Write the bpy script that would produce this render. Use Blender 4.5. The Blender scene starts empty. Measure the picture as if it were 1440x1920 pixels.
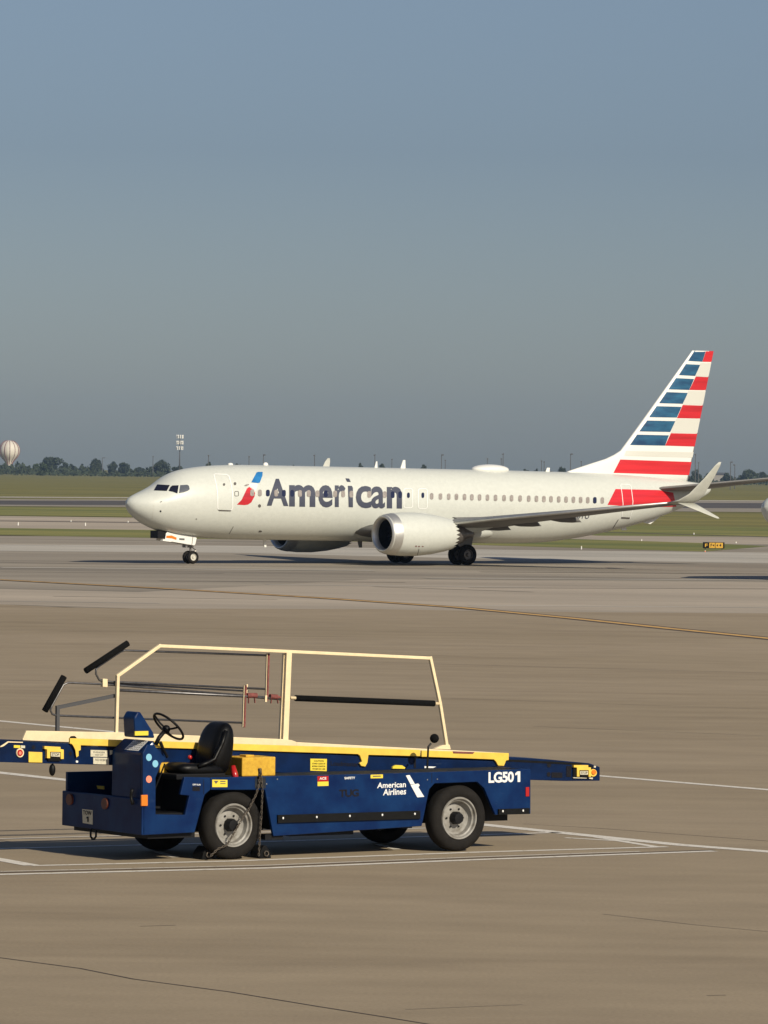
import bpy, bmesh, math, random
from mathutils import Vector, Matrix
from mathutils.bvhtree import BVHTree
R = math.radians
random.seed(7)
sc = bpy.context.scene
col = sc.collection
# ------------------------------------------------------------------ camera
FPX, CAMH, HY, ROLL = 10000.0, 5.0, 886.0, 0.0135      # focal length in photo pixels, eye height, horizon row, roll
PITCH = math.atan((960 - HY) / FPX)
cam_d = bpy.data.cameras.new('camera'); cam = bpy.data.objects.new('camera', cam_d); col.objects.link(cam)
cam_d.sensor_fit = 'HORIZONTAL'; cam_d.sensor_width = 36; cam_d.lens = 36 * FPX / 1440
cam_d.clip_start = 1; cam_d.clip_end = 40000
KD = 1.25
fwd = Vector((0, math.cos(PITCH), -math.sin(PITCH))); up0 = Vector((0, math.sin(PITCH), math.cos(PITCH))); rt0 = Vector((1, 0, 0))
rt = rt0 * math.cos(ROLL) + up0 * math.sin(ROLL); up = -rt0 * math.sin(ROLL) + up0 * math.cos(ROLL)
cam.matrix_world = Matrix(((rt.x, up.x, -fwd.x, 0), (rt.y, up.y, -fwd.y, 0), (rt.z, up.z, -fwd.z, CAMH), (0, 0, 0, 1)))
sc.camera = cam
CAM = Vector((0, 0, CAMH))
# ------------------------------------------------------------------ sun and sky
SUN = Vector((0.97, -1.32, 1.0)).normalized()
sun_el = math.asin(SUN.z); sun_az = math.atan2(SUN.x, SUN.y)
w = bpy.data.worlds.new('World'); sc.world = w; w.use_nodes = True
wn = w.node_tree.nodes; wl = w.node_tree.links
bg = wn['Background']
sky = wn.new('ShaderNodeTexSky'); sky.sky_type = 'NISHITA'; sky.sun_disc = False
sky.sun_elevation = sun_el; sky.sun_rotation = sun_az
sky.altitude = 150; sky.air_density = 1.0; sky.dust_density = 0.95; sky.ozone_density = 2.0
bg.inputs['Strength'].default_value = 0.104
tint = wn.new('ShaderNodeMix'); tint.data_type = 'RGBA'; tint.blend_type = 'MULTIPLY'; tint.inputs[0].default_value = 1; tint.inputs[7].default_value = (.97, 1.0, 1.14, 1)
wl.new(sky.outputs[0], tint.inputs[6])
tcw = wn.new('ShaderNodeTexCoord'); sep = wn.new('ShaderNodeSeparateXYZ'); wl.new(tcw.outputs['Generated'], sep.inputs[0])
mr = wn.new('ShaderNodeMapRange'); mr.inputs[1].default_value = 0; mr.inputs[2].default_value = .12; wl.new(sep.outputs[2], mr.inputs[0])
cr = wn.new('ShaderNodeValToRGB'); wl.new(mr.outputs[0], cr.inputs[0]); cr.color_ramp.elements[0].color = (.56, .60, .66, 1); cr.color_ramp.elements[1].color = (.55, .525, .515, 1)
e_ = cr.color_ramp.elements.new(.5); e_.color = (.425, .444, .502, 1)
tint2 = wn.new('ShaderNodeMix'); tint2.data_type = 'RGBA'; tint2.blend_type = 'MULTIPLY'; tint2.inputs[0].default_value = 1
wl.new(tint.outputs[2], tint2.inputs[6]); wl.new(cr.outputs[0], tint2.inputs[7]); wl.new(tint2.outputs[2], bg.inputs['Color'])
sl = bpy.data.lights.new('sun', 'SUN'); sl.energy = 4.55; sl.angle = R(0.5); sl.color = (1.0, 0.91, 0.745)
so = bpy.data.objects.new('sun', sl); col.objects.link(so)
so.rotation_euler = SUN.to_track_quat('Z', 'Y').to_euler(); so.location = (30, -30, 60)
sc.view_settings.view_transform = 'Standard'; sc.view_settings.look = 'None'
sc.view_settings.exposure = 0.0; sc.view_settings.gamma = 1.0

# ------------------------------------------------------------------ helpers
def ray(x, y):
    a, b = x - 720, y - 960
    return (fwd + rt * (a / FPX) - up * (b / FPX)).normalized()
def gnd(x, y, z=0.0):
    d = ray(x, y); t = (z - CAMH) / d.z
    return Vector((d.x * t, d.y * t, z))
def tag(o, label=None, cat=None, group=None, kind=None):
    if label: o['label'] = label
    if cat: o['category'] = cat
    if group: o['group'] = group
    if kind: o['kind'] = kind
    return o
def empty(name, loc, rz=0, parent=None):
    o = bpy.data.objects.new(name, None); col.objects.link(o); o.location = loc; o.rotation_euler = (0, 0, rz)
    o.empty_display_size = .3
    if parent: o.parent = parent
    return o
def copy_tree(o, parent=None):
    c = o.copy(); col.objects.link(c); c.parent = parent
    for ch in list(o.children): copy_tree(ch, c)
    return c

def mat(name, c, rough=.6, metal=0.0, coat=0.0, noise=0.0, nscale=5.0, bump=0.0, bscale=40., c2=None, detail=6, stretch=None, ior=None, ramp=(.35, .65), emis=None):
    m = bpy.data.materials.new(name); m.use_nodes = True
    nt = m.node_tree; b = nt.nodes['Principled BSDF']
    b.inputs['Base Color'].default_value = (*c, 1); b.inputs['Roughness'].default_value = rough; b.inputs['Metallic'].default_value = metal
    b.inputs['Coat Weight'].default_value = coat; b.inputs['Coat Roughness'].default_value = .12
    tc = nt.nodes.new('ShaderNodeTexCoord'); src = tc.outputs['Object']
    if stretch:
        mp = nt.nodes.new('ShaderNodeMapping'); mp.inputs['Scale'].default_value = stretch
        nt.links.new(src, mp.inputs[0]); src = mp.outputs[0]
    if noise > 0 or c2:
        n = nt.nodes.new('ShaderNodeTexNoise'); n.inputs['Scale'].default_value = nscale; n.inputs['Detail'].default_value = detail
        n.inputs['Roughness'].default_value = .62
        nt.links.new(src, n.inputs['Vector'])
        r = nt.nodes.new('ShaderNodeValToRGB'); nt.links.new(n.outputs['Fac'], r.inputs[0])
        r.color_ramp.elements[0].position, r.color_ramp.elements[1].position = ramp
        d = c2 or tuple(min(1, x * (1 + noise)) for x in c); a = c if c2 else tuple(x * (1 - noise) for x in c)
        r.color_ramp.elements[0].color = (*a, 1); r.color_ramp.elements[1].color = (*d, 1)
        nt.links.new(r.outputs[0], b.inputs['Base Color'])
    if bump > 0:
        n2 = nt.nodes.new('ShaderNodeTexNoise'); n2.inputs['Scale'].default_value = bscale; n2.inputs['Detail'].default_value = 5
        nt.links.new(src, n2.inputs['Vector'])
        bp = nt.nodes.new('ShaderNodeBump'); bp.inputs['Strength'].default_value = bump; bp.inputs['Distance'].default_value = .02
        nt.links.new(n2.outputs['Fac'], bp.inputs['Height']); nt.links.new(bp.outputs[0], b.inputs['Normal'])
    if emis:
        b.inputs['Emission Color'].default_value = (*emis, 1); b.inputs['Emission Strength'].default_value = 1
    return m

class MB:
    def __init__(s): s.v = []; s.f = []
    def add(s, vs, fs):
        k = len(s.v); s.v += [tuple(p) for p in vs]; s.f += [tuple(i + k for i in f) for f in fs]; return s
    def box(s, x0, x1, y0, y1, z0, z1):
        return s.add([(x0,y0,z0),(x1,y0,z0),(x1,y1,z0),(x0,y1,z0),(x0,y0,z1),(x1,y0,z1),(x1,y1,z1),(x0,y1,z1)],
                     [(0,3,2,1),(4,5,6,7),(0,1,5,4),(1,2,6,5),(2,3,7,6),(3,0,4,7)])
    def prism(s, uz, y0, y1):                 # polygon in the x-z plane extruded along y
        n = len(uz)
        return s.add([(u, y0, z) for u, z in uz] + [(u, y1, z) for u, z in uz],
                     [tuple(range(n)), tuple(range(2*n-1, n-1, -1))] + [(i, i+n, (i+1) % n + n, (i+1) % n) for i in range(n)])
    def prismx(s, yz, x0, x1):
        n = len(yz)
        return s.add([(x0, y, z) for y, z in yz] + [(x1, y, z) for y, z in yz],
                     [tuple(range(n)), tuple(range(2*n-1, n-1, -1))] + [(i, i+n, (i+1) % n + n, (i+1) % n) for i in range(n)])
    def tube(s, path, r, n=10, cap=True, radii=None):
        P = [Vector(p) for p in path]; rings = []
        prev = None
        for i, p in enumerate(P):
            if i == 0: t = P[1] - P[0]
            elif i == len(P) - 1: t = P[-1] - P[-2]
            else: t = (P[i+1] - p).normalized() + (p - P[i-1]).normalized()
            t.normalize()
            a = prev if prev is not None else (Vector((0, 0, 1)) if abs(t.z) < .9 else Vector((1, 0, 0)))
            b = t.cross(a).normalized(); a = b.cross(t).normalized(); prev = a
            rr = radii[i] if radii else r
            rings.append([p + (a * math.cos(2*math.pi*k/n) + b * math.sin(2*math.pi*k/n)) * rr for k in range(n)])
        vs = [v for rg in rings for v in rg]; fs = []
        for i in range(len(P) - 1):
            for k in range(n):
                fs.append((i*n+k, i*n+(k+1) % n, (i+1)*n+(k+1) % n, (i+1)*n+k))
        if cap: fs.append(tuple(range(n-1, -1, -1))); fs.append(tuple((len(P)-1)*n + k for k in range(n)))
        return s.add(vs, fs)
    def bar(s, path, w, d):                   # flat rectangular section bar in a y=const plane; w in plane, d along y
        for i in range(len(path) - 1):
            a, b = Vector(path[i]), Vector(path[i+1]); t = (b - a).normalized(); q = Vector((0, 1, 0)); pz = t.cross(q).normalized()
            a2 = a - t * (w*.5 if i else 0); b2 = b + t * (w*.5 if i < len(path)-2 else 0)
            vs = []
            for c in (a2, b2):
                for sx, sy in ((-1, -1), (1, -1), (1, 1), (-1, 1)): vs.append(c + pz * (sx*w/2) + q * (sy*(d/2 - .001*i)))
            s.add(vs, [(0,1,2,3),(7,6,5,4),(0,4,5,1),(1,5,6,2),(2,6,7,3),(3,7,4,0)])
        return s
    def lathe(s, prof, c, axis='y', n=40, sx=1, sz=1, closed=False):   # prof: (along axis, radius)
        c = Vector(c); vs = []
        for a, r in prof:
            for k in range(n):
                t = 2*math.pi*k/n
                if axis == 'y': vs.append(c + Vector((r*math.cos(t)*sx, a, r*math.sin(t)*sz)))
                elif axis == 'x': vs.append(c + Vector((a, r*math.cos(t)*sx, r*math.sin(t)*sz)))
                else: vs.append(c + Vector((r*math.cos(t)*sx, r*math.sin(t)*sz, a)))
        fs = []; m = len(prof)
        for i in range(m if closed else m-1):
            for k in range(n): fs.append((i*n+k, i*n+(k+1) % n, ((i+1) % m)*n+(k+1) % n, ((i+1) % m)*n+k))
        return s.add(vs, fs)
    def ball(s, c, rx, ry=None, rz=None, n=16, m=10):
        ry = ry or rx; rz = rz or rx; c = Vector(c); vs = []; fs = []
        for i in range(m+1):
            ph = math.pi*i/m
            for k in range(n):
                t = 2*math.pi*k/n; vs.append(c + Vector((rx*math.sin(ph)*math.cos(t), ry*math.sin(ph)*math.sin(t), rz*math.cos(ph))))
        for i in range(m):
            for k in range(n): fs.append((i*n+k, i*n+(k+1) % n, (i+1)*n+(k+1) % n, (i+1)*n+k))
        return s.add(vs, fs)
    def build(s, name, m, parent=None, smooth=False, bevel=0, sub=0, auto=None):
        me = bpy.data.meshes.new(name); me.from_pydata(s.v, [], s.f); me.validate(); 
        bm = bmesh.new(); bm.from_mesh(me); bmesh.ops.remove_doubles(bm, verts=bm.verts, dist=1e-6); bmesh.ops.recalc_face_normals(bm, faces=bm.faces); bm.to_mesh(me); bm.free()
        me.materials.append(m)
        o = bpy.data.objects.new(name, me); col.objects.link(o)
        if parent: o.parent = parent
        if smooth or auto:
            me.polygons.foreach_set('use_smooth', [True]*len(me.polygons))
        if auto: me.set_sharp_from_angle(angle=R(auto))
        if bevel:
            b = o.modifiers.new('bevel', 'BEVEL'); b.width = bevel; b.segments = 2; b.limit_method = 'ANGLE'; b.angle_limit = R(35)
        if sub:
            b = o.modifiers.new('sub', 'SUBSURF'); b.levels = sub; b.render_levels = sub
        return o

def text_tris(s, bold=0.0, shear=0.0, spacing=1.0):
    cu = bpy.data.curves.new('t', 'FONT'); cu.body = s; cu.size = 1; cu.offset = bold; cu.shear = shear; cu.resolution_u = 4; cu.space_character = spacing
    o = bpy.data.objects.new('t', cu); col.objects.link(o)
    dg = bpy.context.evaluated_depsgraph_get(); me = bpy.data.meshes.new_from_object(o.evaluated_get(dg))
    vs = [(v.co.x, v.co.y) for v in me.vertices]; fs = [tuple(p.vertices) for p in me.polygons]
    bpy.data.objects.remove(o); bpy.data.curves.remove(cu); bpy.data.meshes.remove(me)
    x0 = min(v[0] for v in vs); x1 = max(v[0] for v in vs); y0 = min(v[1] for v in vs); y1 = max(v[1] for v in vs)
    return [((a-x0)/(x1-x0), (b-y0)/(y1-y0)) for a, b in vs], fs
def rrect(x0, y0, x1, y1, r, n=4):
    P = []
    for cx, cy, a in ((x1-r, y1-r, 0), (x0+r, y1-r, 90), (x0+r, y0+r, 180), (x1-r, y0+r, 270)):
        for k in range(n+1): P.append((cx + r*math.cos(R(a+90*k/n)), cy + r*math.sin(R(a+90*k/n))))
    return P
def circ(cx, cy, rx, ry=None, n=20):
    ry = ry or rx
    return [(cx + rx*math.cos(2*math.pi*k/n), cy + ry*math.sin(2*math.pi*k/n)) for k in range(n)]
def ringpoly(P, wd):
    c = (sum(p[0] for p in P)/len(P), sum(p[1] for p in P)/len(P)); n = len(P); out = []; inn = []
    for i in range(n):
        a, b, d = P[i-1], P[i], P[(i+1) % n]
        t = Vector((d[0]-a[0], d[1]-a[1])).normalized(); nn = Vector((t.y, -t.x))
        if nn.dot(Vector((b[0]-c[0], b[1]-c[1]))) < 0: nn = -nn
        out.append((b[0]+nn.x*wd/2, b[1]+nn.y*wd/2)); inn.append((b[0]-nn.x*wd/2, b[1]-nn.y*wd/2))
    return [[out[i], out[(i+1) % n], inn[(i+1) % n], inn[i]] for i in range(n)]

# ------------------------------------------------------------------ materials
M = {}
M['apron'] = mat('apron_concrete', (.235, .175, .112), .9)
M['apron'].node_tree.nodes['Principled BSDF'].inputs['Specular IOR Level'].default_value = .2
M['asphalt'] = mat('taxiway_asphalt', (.285, .243, .185), .95, noise=.28, nscale=.09, detail=9, stretch=(.25, 1, 1))
M['asphalt2'] = mat('worn_asphalt', (.40, .335, .255), .95, noise=.22, nscale=.06, detail=9, stretch=(.3, 1, 1))
M['concrete'] = mat('pale_concrete', (.46, .42, .35), .9, noise=.2, nscale=.12, detail=9, stretch=(.3, 1, 1))
M['runway'] = mat('runway_asphalt', (.085, .075, .068), .9, noise=.2, nscale=.03, detail=6)
M['runway_edge'] = mat('runway_shoulder', (.30, .26, .20), .9, noise=.1, nscale=.03)
M['grass'] = mat('field_grass', (.105, .102, .016), .95, c2=(.24, .205, .042), nscale=.035, detail=10, stretch=(.3, 1, 1))
M['grass2'] = mat('verge_grass', (.10, .125, .02), .95, c2=(.27, .24, .055), nscale=.07, detail=10, stretch=(.3, 1, 1))
M['yline'] = mat('yellow_line_paint', (.60, .36, .11), .8, noise=.25, nscale=2)
M['dline'] = mat('dark_line_edge', (.07, .05, .04), .85, noise=.2, nscale=2)
M['joint'] = mat('joint_sealant', (.06, .045, .035), .9, noise=.3, nscale=3)
M['joint2'] = mat('weathered_joint', (.16, .135, .105), .9, noise=.3, nscale=.3)
M['wplane'] = mat('aircraft_paint', (.61, .625, .568), .45, coat=.15, noise=.035, nscale=5, detail=9)
M['wing'] = mat('wing_grey', (.21, .205, .195), .5, metal=.0, noise=.05, nscale=1.)
M['white'] = mat('white_paint', (.80, .79, .74), .4, coat=.2)
M['outline'] = mat('door_outline_white', (.86, .86, .82), .4)
M['fin_cream'] = mat('fin_silver_band', (.66, .65, .58), .4)
M['red'] = mat('livery_red', (.58, .022, .03), .35, coat=.3, noise=.25, nscale=.8, stretch=(.1, .1, 2.5))
M['blue'] = mat('livery_blue', (.012, .05, .12), .35, coat=.3, c2=(.03, .14, .25), nscale=.9, stretch=(.5, .5, 2.5))
M['lblue'] = mat('logo_blue', (.03, .21, .50), .35, c2=(.01, .10, .30), nscale=.8)
M['letter'] = mat('letter_slate', (.06, .066, .095), .45)
M['shade'] = mat('window_shade', (.31, .275, .25), .4, noise=.2, nscale=6)
M['darkwin'] = mat('window_dark', (.02, .025, .06), .15)
M['glass'] = mat('cockpit_glass', (.012, .013, .025), .12)
M['glassg'] = mat('cockpit_glass_side', (.10, .11, .13), .2)
M['metal'] = mat('polished_lip', (.66, .65, .61), .42, metal=.75, noise=.06, nscale=3)
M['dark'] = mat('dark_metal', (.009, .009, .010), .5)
M['fan'] = mat('fan_blade', (.05, .052, .06), .4, metal=.6)
M['exh'] = mat('exhaust_metal', (.22, .20, .18), .4, metal=.7, noise=.2, nscale=3)
M['tyre'] = mat('tyre_rubber', (.013, .0115, .010), .85, noise=.25, nscale=8, bump=.2, bscale=60)
M['tipgrey'] = mat('winglet_grey', (.52, .52, .455), .45, noise=.05, nscale=3)
M['fairing'] = mat('fairing_shade_grey', (.17, .165, .155), .6)  # grey paint, darkened to stand in for shade under the wing
M['hub'] = mat('wheel_hub', (.55, .53, .46), .45, noise=.15, nscale=9)
M['navy'] = mat('loader_navy_paint', (.0008, .012, .066), .4, coat=.12, c2=(.004, .030, .108), nscale=2.2, detail=8, bump=.03, bscale=3.0)
M['navyd'] = mat('loader_navy_conveyor', (.0015, .012, .052), .42, coat=.1, noise=.3, nscale=3)
M['deck'] = mat('dusty_deck', (.035, .036, .034), .8, c2=(.01, .016, .028), nscale=5, detail=8)
M['yellow'] = mat('guard_yellow', (.82, .55, .075), .5, noise=.08, nscale=7, detail=8, coat=.1)
M['yellowd'] = mat('worn_yellow', (.70, .42, .03), .6, c2=(.55, .30, .02), nscale=18, detail=10)
M['cream'] = mat('rail_cream', (.84, .68, .42), .5, noise=.06, nscale=9, detail=8)
M['foam'] = mat('black_foam', (.003, .003, .003), .95, bump=.3, bscale=90)
M['pipe'] = mat('galvanised_pipe', (.16, .155, .155), .4, metal=.75, noise=.2, nscale=20)
M['rust'] = mat('red_oxide', (.20, .055, .045), .7, noise=.3, nscale=22)
M['graystrut'] = mat('grey_strut', (.065, .065, .068), .6)
M['vinyl'] = mat('black_vinyl', (.003, .003, .003), .42, bump=.1, bscale=25)
M['blackp'] = mat('black_plastic', (.005, .005, .005), .5)
M['rubber'] = mat('bumper_rubber', (.004, .004, .004), .75, noise=.3, nscale=15)
M['rim'] = mat('grey_wheel_rim', (.30, .29, .265), .5, c2=(.15, .135, .11), nscale=7, detail=9, ramp=(.42, .7))
M['labelw'] = mat('label_white', (.62, .58, .44), .5, noise=.1, nscale=40)
M['labely'] = mat('label_yellow', (.80, .62, .05), .5)
M['orange'] = mat('amber_lens', (.75, .20, .02), .25)
M['redl'] = mat('red_lens', (.42, .015, .015), .25)
M['lensd'] = mat('dull_amber_lens', (.11, .028, .014), .4)
M['salmon'] = mat('salmon_sticker', (.80, .26, .16), .5)
M['cyan'] = mat('cyan_sticker', (.22, .52, .68), .5)
M['chain'] = mat('rusty_chain', (.11, .09, .07), .6, metal=.5, noise=.3, nscale=30)
M['ink'] = mat('black_ink', (.008, .008, .012), .5)
M['inkd'] = mat('grey_ink', (.10, .09, .08), .6)
M['decalw'] = mat('decal_white', (.80, .80, .78), .45)
M['leaf'] = mat('tree_foliage', (.022, .034, .018), .9, c2=(.05, .066, .03), nscale=.25, detail=4)
M['leaf2'] = mat('bush_foliage', (.03, .05, .018), .9, c2=(.065, .09, .032), nscale=.25, detail=4)
M['bark'] = mat('bark', (.05, .04, .03), .9)
M['pole'] = mat('pole_grey', (.10, .10, .10), .6)
M['tower'] = mat('tower_paint', (.72, .66, .55), .6)
M['signy'] = mat('sign_yellow', (.60, .34, .03), .5)
M['build'] = mat('far_building', (.30, .28, .25), .8)

for k_ in ('navy', 'navyd'): M[k_].node_tree.nodes['Principled BSDF'].inputs['Specular IOR Level'].default_value = .14
for k_ in ('blackp', 'vinyl', 'dark', 'ink', 'deck', 'tyre', 'rubber', 'foam'): M[k_].node_tree.nodes['Principled BSDF'].inputs['Specular IOR Level'].default_value = .2
def scuff(m):                                  # chips and rubbed patches with shapes of their own
    nt = m.node_tree; b = nt.nodes['Principled BSDF']; src = b.inputs['Base Color'].links[0].from_socket
    tc = nt.nodes.new('ShaderNodeTexCoord'); mp = nt.nodes.new('ShaderNodeMapping'); mp.inputs['Scale'].default_value = (.6, 1, 2.2); nt.links.new(tc.outputs['Object'], mp.inputs[0])
    n = nt.nodes.new('ShaderNodeTexNoise'); n.inputs['Scale'].default_value = 5; n.inputs['Detail'].default_value = 12; n.inputs['Roughness'].default_value = .75; nt.links.new(mp.outputs[0], n.inputs['Vector'])
    r_ = nt.nodes.new('ShaderNodeValToRGB'); nt.links.new(n.outputs['Fac'], r_.inputs[0]); r_.color_ramp.elements[0].position = .60; r_.color_ramp.elements[1].position = .72
    r_.color_ramp.elements[0].color = (0, 0, 0, 1); r_.color_ramp.elements[1].color = (.55, .55, .55, 1)
    x = nt.nodes.new('ShaderNodeMix'); x.data_type = 'RGBA'; nt.links.new(r_.outputs[0], x.inputs[0]); nt.links.new(src, x.inputs[6]); x.inputs[7].default_value = (.05, .075, .13, 1)
    nt.links.new(x.outputs[2], b.inputs['Base Color'])
scuff(M['navy']); scuff(M['navyd'])
def apron_mat():
    m = M['apron']; nt = m.node_tree; b = nt.nodes['Principled BSDF']; N = nt.nodes.new; L = nt.links.new
    tc = N('ShaderNodeTexCoord')
    def noise(sc_, det, st=(1, 1, 1)):
        mp = N('ShaderNodeMapping'); mp.inputs['Scale'].default_value = st; L(tc.outputs['Object'], mp.inputs[0])
        n = N('ShaderNodeTexNoise'); n.inputs['Scale'].default_value = sc_; n.inputs['Detail'].default_value = det; n.inputs['Roughness'].default_value = .6
        L(mp.outputs[0], n.inputs['Vector']); return n.outputs['Fac']
    def rampn(f, a, b_, p0=.3, p1=.7):
        r = N('ShaderNodeValToRGB'); L(f, r.inputs[0]); r.color_ramp.elements[0].position = p0; r.color_ramp.elements[1].position = p1
        r.color_ramp.elements[0].color = (*a, 1); r.color_ramp.elements[1].color = (*b_, 1); return r.outputs[0]
    def mul(a, b_):
        x = N('ShaderNodeMix'); x.data_type = 'RGBA'; x.blend_type = 'MULTIPLY'; x.inputs[0].default_value = 1
        L(a, x.inputs[6]); L(b_, x.inputs[7]); return x.outputs[2]
    base = rampn(noise(.05, 6, (.35, 1, 1)), (.290, .230, .150), (.346, .276, .189))
    base = mul(base, rampn(noise(.8, 9, (.5, 1, 1)), (.90, .90, .90), (1.09, 1.09, 1.09)))
    base = mul(base, rampn(noise(22, 5), (.89, .89, .89), (1.10, 1.10, 1.10)))
    base = mul(base, rampn(noise(.3, 10, (.22, 1, 1)), (.88, .87, .86), (1.03, 1.03, 1.03), .3, .47))
    L(base, b.inputs['Base Color'])
apron_mat()

def paint_mat():                               # weathered white line paint
    m = bpy.data.materials.new('white_line_paint'); m.use_nodes = True; nt = m.node_tree; b = nt.nodes['Principled BSDF']
    tc = nt.nodes.new('ShaderNodeTexCoord'); n = nt.nodes.new('ShaderNodeTexNoise'); n.inputs['Scale'].default_value = 9; n.inputs['Detail'].default_value = 8
    n.inputs['Roughness'].default_value = .7
    nt.links.new(tc.outputs['Object'], n.inputs['Vector']); r = nt.nodes.new('ShaderNodeValToRGB'); nt.links.new(n.outputs['Fac'], r.inputs[0])
    r.color_ramp.elements[0].position = .33; r.color_ramp.elements[1].position = .46
    r.color_ramp.elements[0].color = (.33, .27, .19, 1); r.color_ramp.elements[1].color = (.74, .69, .60, 1)
    nt.links.new(r.outputs[0], b.inputs['Base Color']); b.inputs['Roughness'].default_value = .8
    return m
M['wline'] = paint_mat()

# ------------------------------------------------------------------ ground, taxiways, grass
def sheet(name, pts, m, z):
    o = MB().add([(p[0], p[1], z) for p in pts], [tuple(range(len(pts)))]).build(name, m)
    for p in o.data.polygons:
        if p.normal.z < 0: p.flip()
    return tag(o, kind='structure')
sheet('ground', [(-9000, -60), (9000, -60), (9000, 20000), (-9000, 20000)], M['grass'], -.05)
def band(name, pl, pr, m, z, x0=-700, x1=2140):
    """a strip across the view between two edge polylines given at photo columns"""
    def ext(p):
        (xa, ya), (xb, yb) = p[0], p[1]; (xc, yc), (xd, yd) = p[-2], p[-1]
        return [(x0, ya + (x0-xa)*(yb-ya)/(xb-xa))] + list(p) + [(x1, yd + (x1-xd)*(yd-yc)/(xd-xc))]
    top = [gnd(x, y) for x, y in ext(pl)]; bot = [gnd(x, y) for x, y in ext(pr)]
    return sheet(name, [(p.x, p.y) for p in top + bot[::-1]], m, z)
# near apron
t = [gnd(x, y) for x, y in ((-700, 1128), (0, 1133), (120, 1139), (260, 1141), (700, 1142), (1000, 1147), (1440, 1150), (2140, 1158))]
sheet('apron', [(p.x, p.y) for p in t] + [(90, -50), (-90, -50)], M['apron'], 0.0)
band('taxiway', [(0, 1004), (700, 1011), (1440, 1020)], [(0, 1134), (260, 1142.3), (700, 1143), (1000, 1148), (1440, 1151)], M['asphalt'], -.012)
band('pale_concrete_strip', [(0, 1021), (420, 1023), (800, 1029), (1050, 1032), (1440, 1036)], [(0, 1033), (420, 1036), (800, 1045), (1050, 1050), (1440, 1056)], M['concrete'], -.006)
band('worn_concrete_strip', [(0, 1104), (260, 1110), (700, 1086), (1440, 1092)], [(0, 1133), (260, 1141), (700, 1142), (1000, 1147), (1440, 1150)], M['asphalt2'], -.004)
band('grass_verge', [(0, 990), (700, 999), (1320, 1018), (1440, 1023.9)], [(0, 1003), (700, 1016), (1320, 1034), (1440, 1024)], M['grass2'], -.002, x1=1441)
band('far_taxiway', [(0, 967), (700, 976), (1440, 1004)], [(0, 990.5), (700, 1000), (1320, 1020), (1440, 1036)], M['asphalt2'], -.018)
band('runway', [(0, 938), (1440, 943)], [(0, 946), (1440, 953)], M['runway'], -.02)
band('runway_shoulder', [(0, 935.5), (1440, 940)], [(0, 938.3), (1440, 943.2)], M['runway_edge'], -.022)
band('runway_near_shoulder', [(0, 945.8), (1440, 952.6)], [(0, 948.4), (1440, 960)], M['runway_edge'], -.021)
band('service_road', [(0, 931.3), (1440, 939)], [(0, 933), (1440, 940.5)], M['runway_edge'], -.024)
band('grass_infield', [(0, 976), (700, 984), (1440, 1006)], [(0, 977), (700, 985), (1440, 1007)], M['dline'], -.014)
band('yellow_grass', [(0, 950), (700, 958), (1120, 984), (1440, 988)], [(0, 966), (700, 974), (1120, 1004), (1440, 1006)], M['grass2'], -.016)

def stripe(name, pts, wd, m, z=.004, taper=None):
    P = [gnd(x, y) for x, y in pts]; n = len(P); a = []; b = []
    # subdivide
    for i, p in enumerate(P):
        q = P[min(i+1, n-1)] - P[max(i-1, 0)]; q.z = 0; q.normalize(); nn = Vector((-q.y, q.x, 0)); ww = 1.14 * wd * (taper[i] if taper else 1)
        a.append(p + nn*ww/2); b.append(p - nn*ww/2)
    vs = [(v.x, v.y, z) for v in a + b]
    o = MB().add(vs, [(i, i+1, n+i+1, n+i) for i in range(n-1)]).build(name, m)
    for p in o.data.polygons:
        if p.normal.z < 0: p.flip()
    return tag(o, kind='structure')
stripe('edge_line', [(-300, 1020.5), (0, 1022), (420, 1024.5), (800, 1030.5)], 1.2, M['wline'], .006)
stripe('edge_line', [(-300, 930), (0, 931.8), (1440, 939), (1800, 941)], 7, M['wline'], .006)
stripe('pavement_joint', [(0, 1054.5), (350, 1059)], .3, M['joint'], .003)
for pts, wd in (([(300, 1089), (760, 1092)], .35), ([(0, 1072), (420, 1075)], .3), ([(880, 1102), (1440, 1104)], .3), ([(700, 1100), (1000, 1110)], .25), ([(900, 1072), (1440, 1076)], .5), ([(100, 1118), (520, 1124)], .2)):
    stripe('pavement_joint', pts, wd, M['joint2'], .003)
for pts, wd in (([(0, 1064), (700, 1070)], 1.4), ([(500, 1096), (1000, 1101)], .8), ([(800, 1084), (1440, 1088)], 1.2), ([(0, 1127), (300, 1131)], .5), ([(880, 1135), (1440, 1139)], .6)):
    stripe('pale_streak', pts, wd, M['concrete'], .003)
ymid = [(-300, 1073), (0, 1087), (300, 1103), (600, 1121), (860, 1139), (1080, 1160), (1250, 1178), (1440, 1197), (1800, 1236)]
stripe('taxi_line_border', ymid, .95, M['dline'], .004)
stripe('taxi_line', ymid, .42, M['yline'], .008)
stripe('white_line', [(-200, 1334), (0, 1352), (230, 1374), (1125, 1455), (1440, 1481), (1800, 1512)], .22, M['wline'], .004)
stripe('white_line', [(-200, 1427), (0, 1449), (118, 1462), (920, 1548), (1270, 1584), (1440, 1597), (1800, 1628)], .26, M['wline'], .004)
stripe('white_line', [(-100, 1577), (0, 1573), (400, 1563), (800, 1553)], .08, M['wline'], .004)
stripe('white_line', [(-100, 1594), (0, 1591.5), (450, 1580), (885, 1566), (1050, 1561)], .11, M['wline'], .004)
stripe('white_line', [(60, 1623.5), (430, 1615), (900, 1598), (1250, 1588)], .13, M['wline'], .004)
stripe('white_line', [(-100, 1643), (0, 1640), (500, 1628), (900, 1612), (1200, 1601), (1340, 1596)], .15, M['wline'], .004)
stripe('dark_line_edge', [(0, 1636.6), (500, 1624.8), (900, 1609), (1200, 1598.6), (1340, 1594)], .06, M['dline'], .004)
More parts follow.
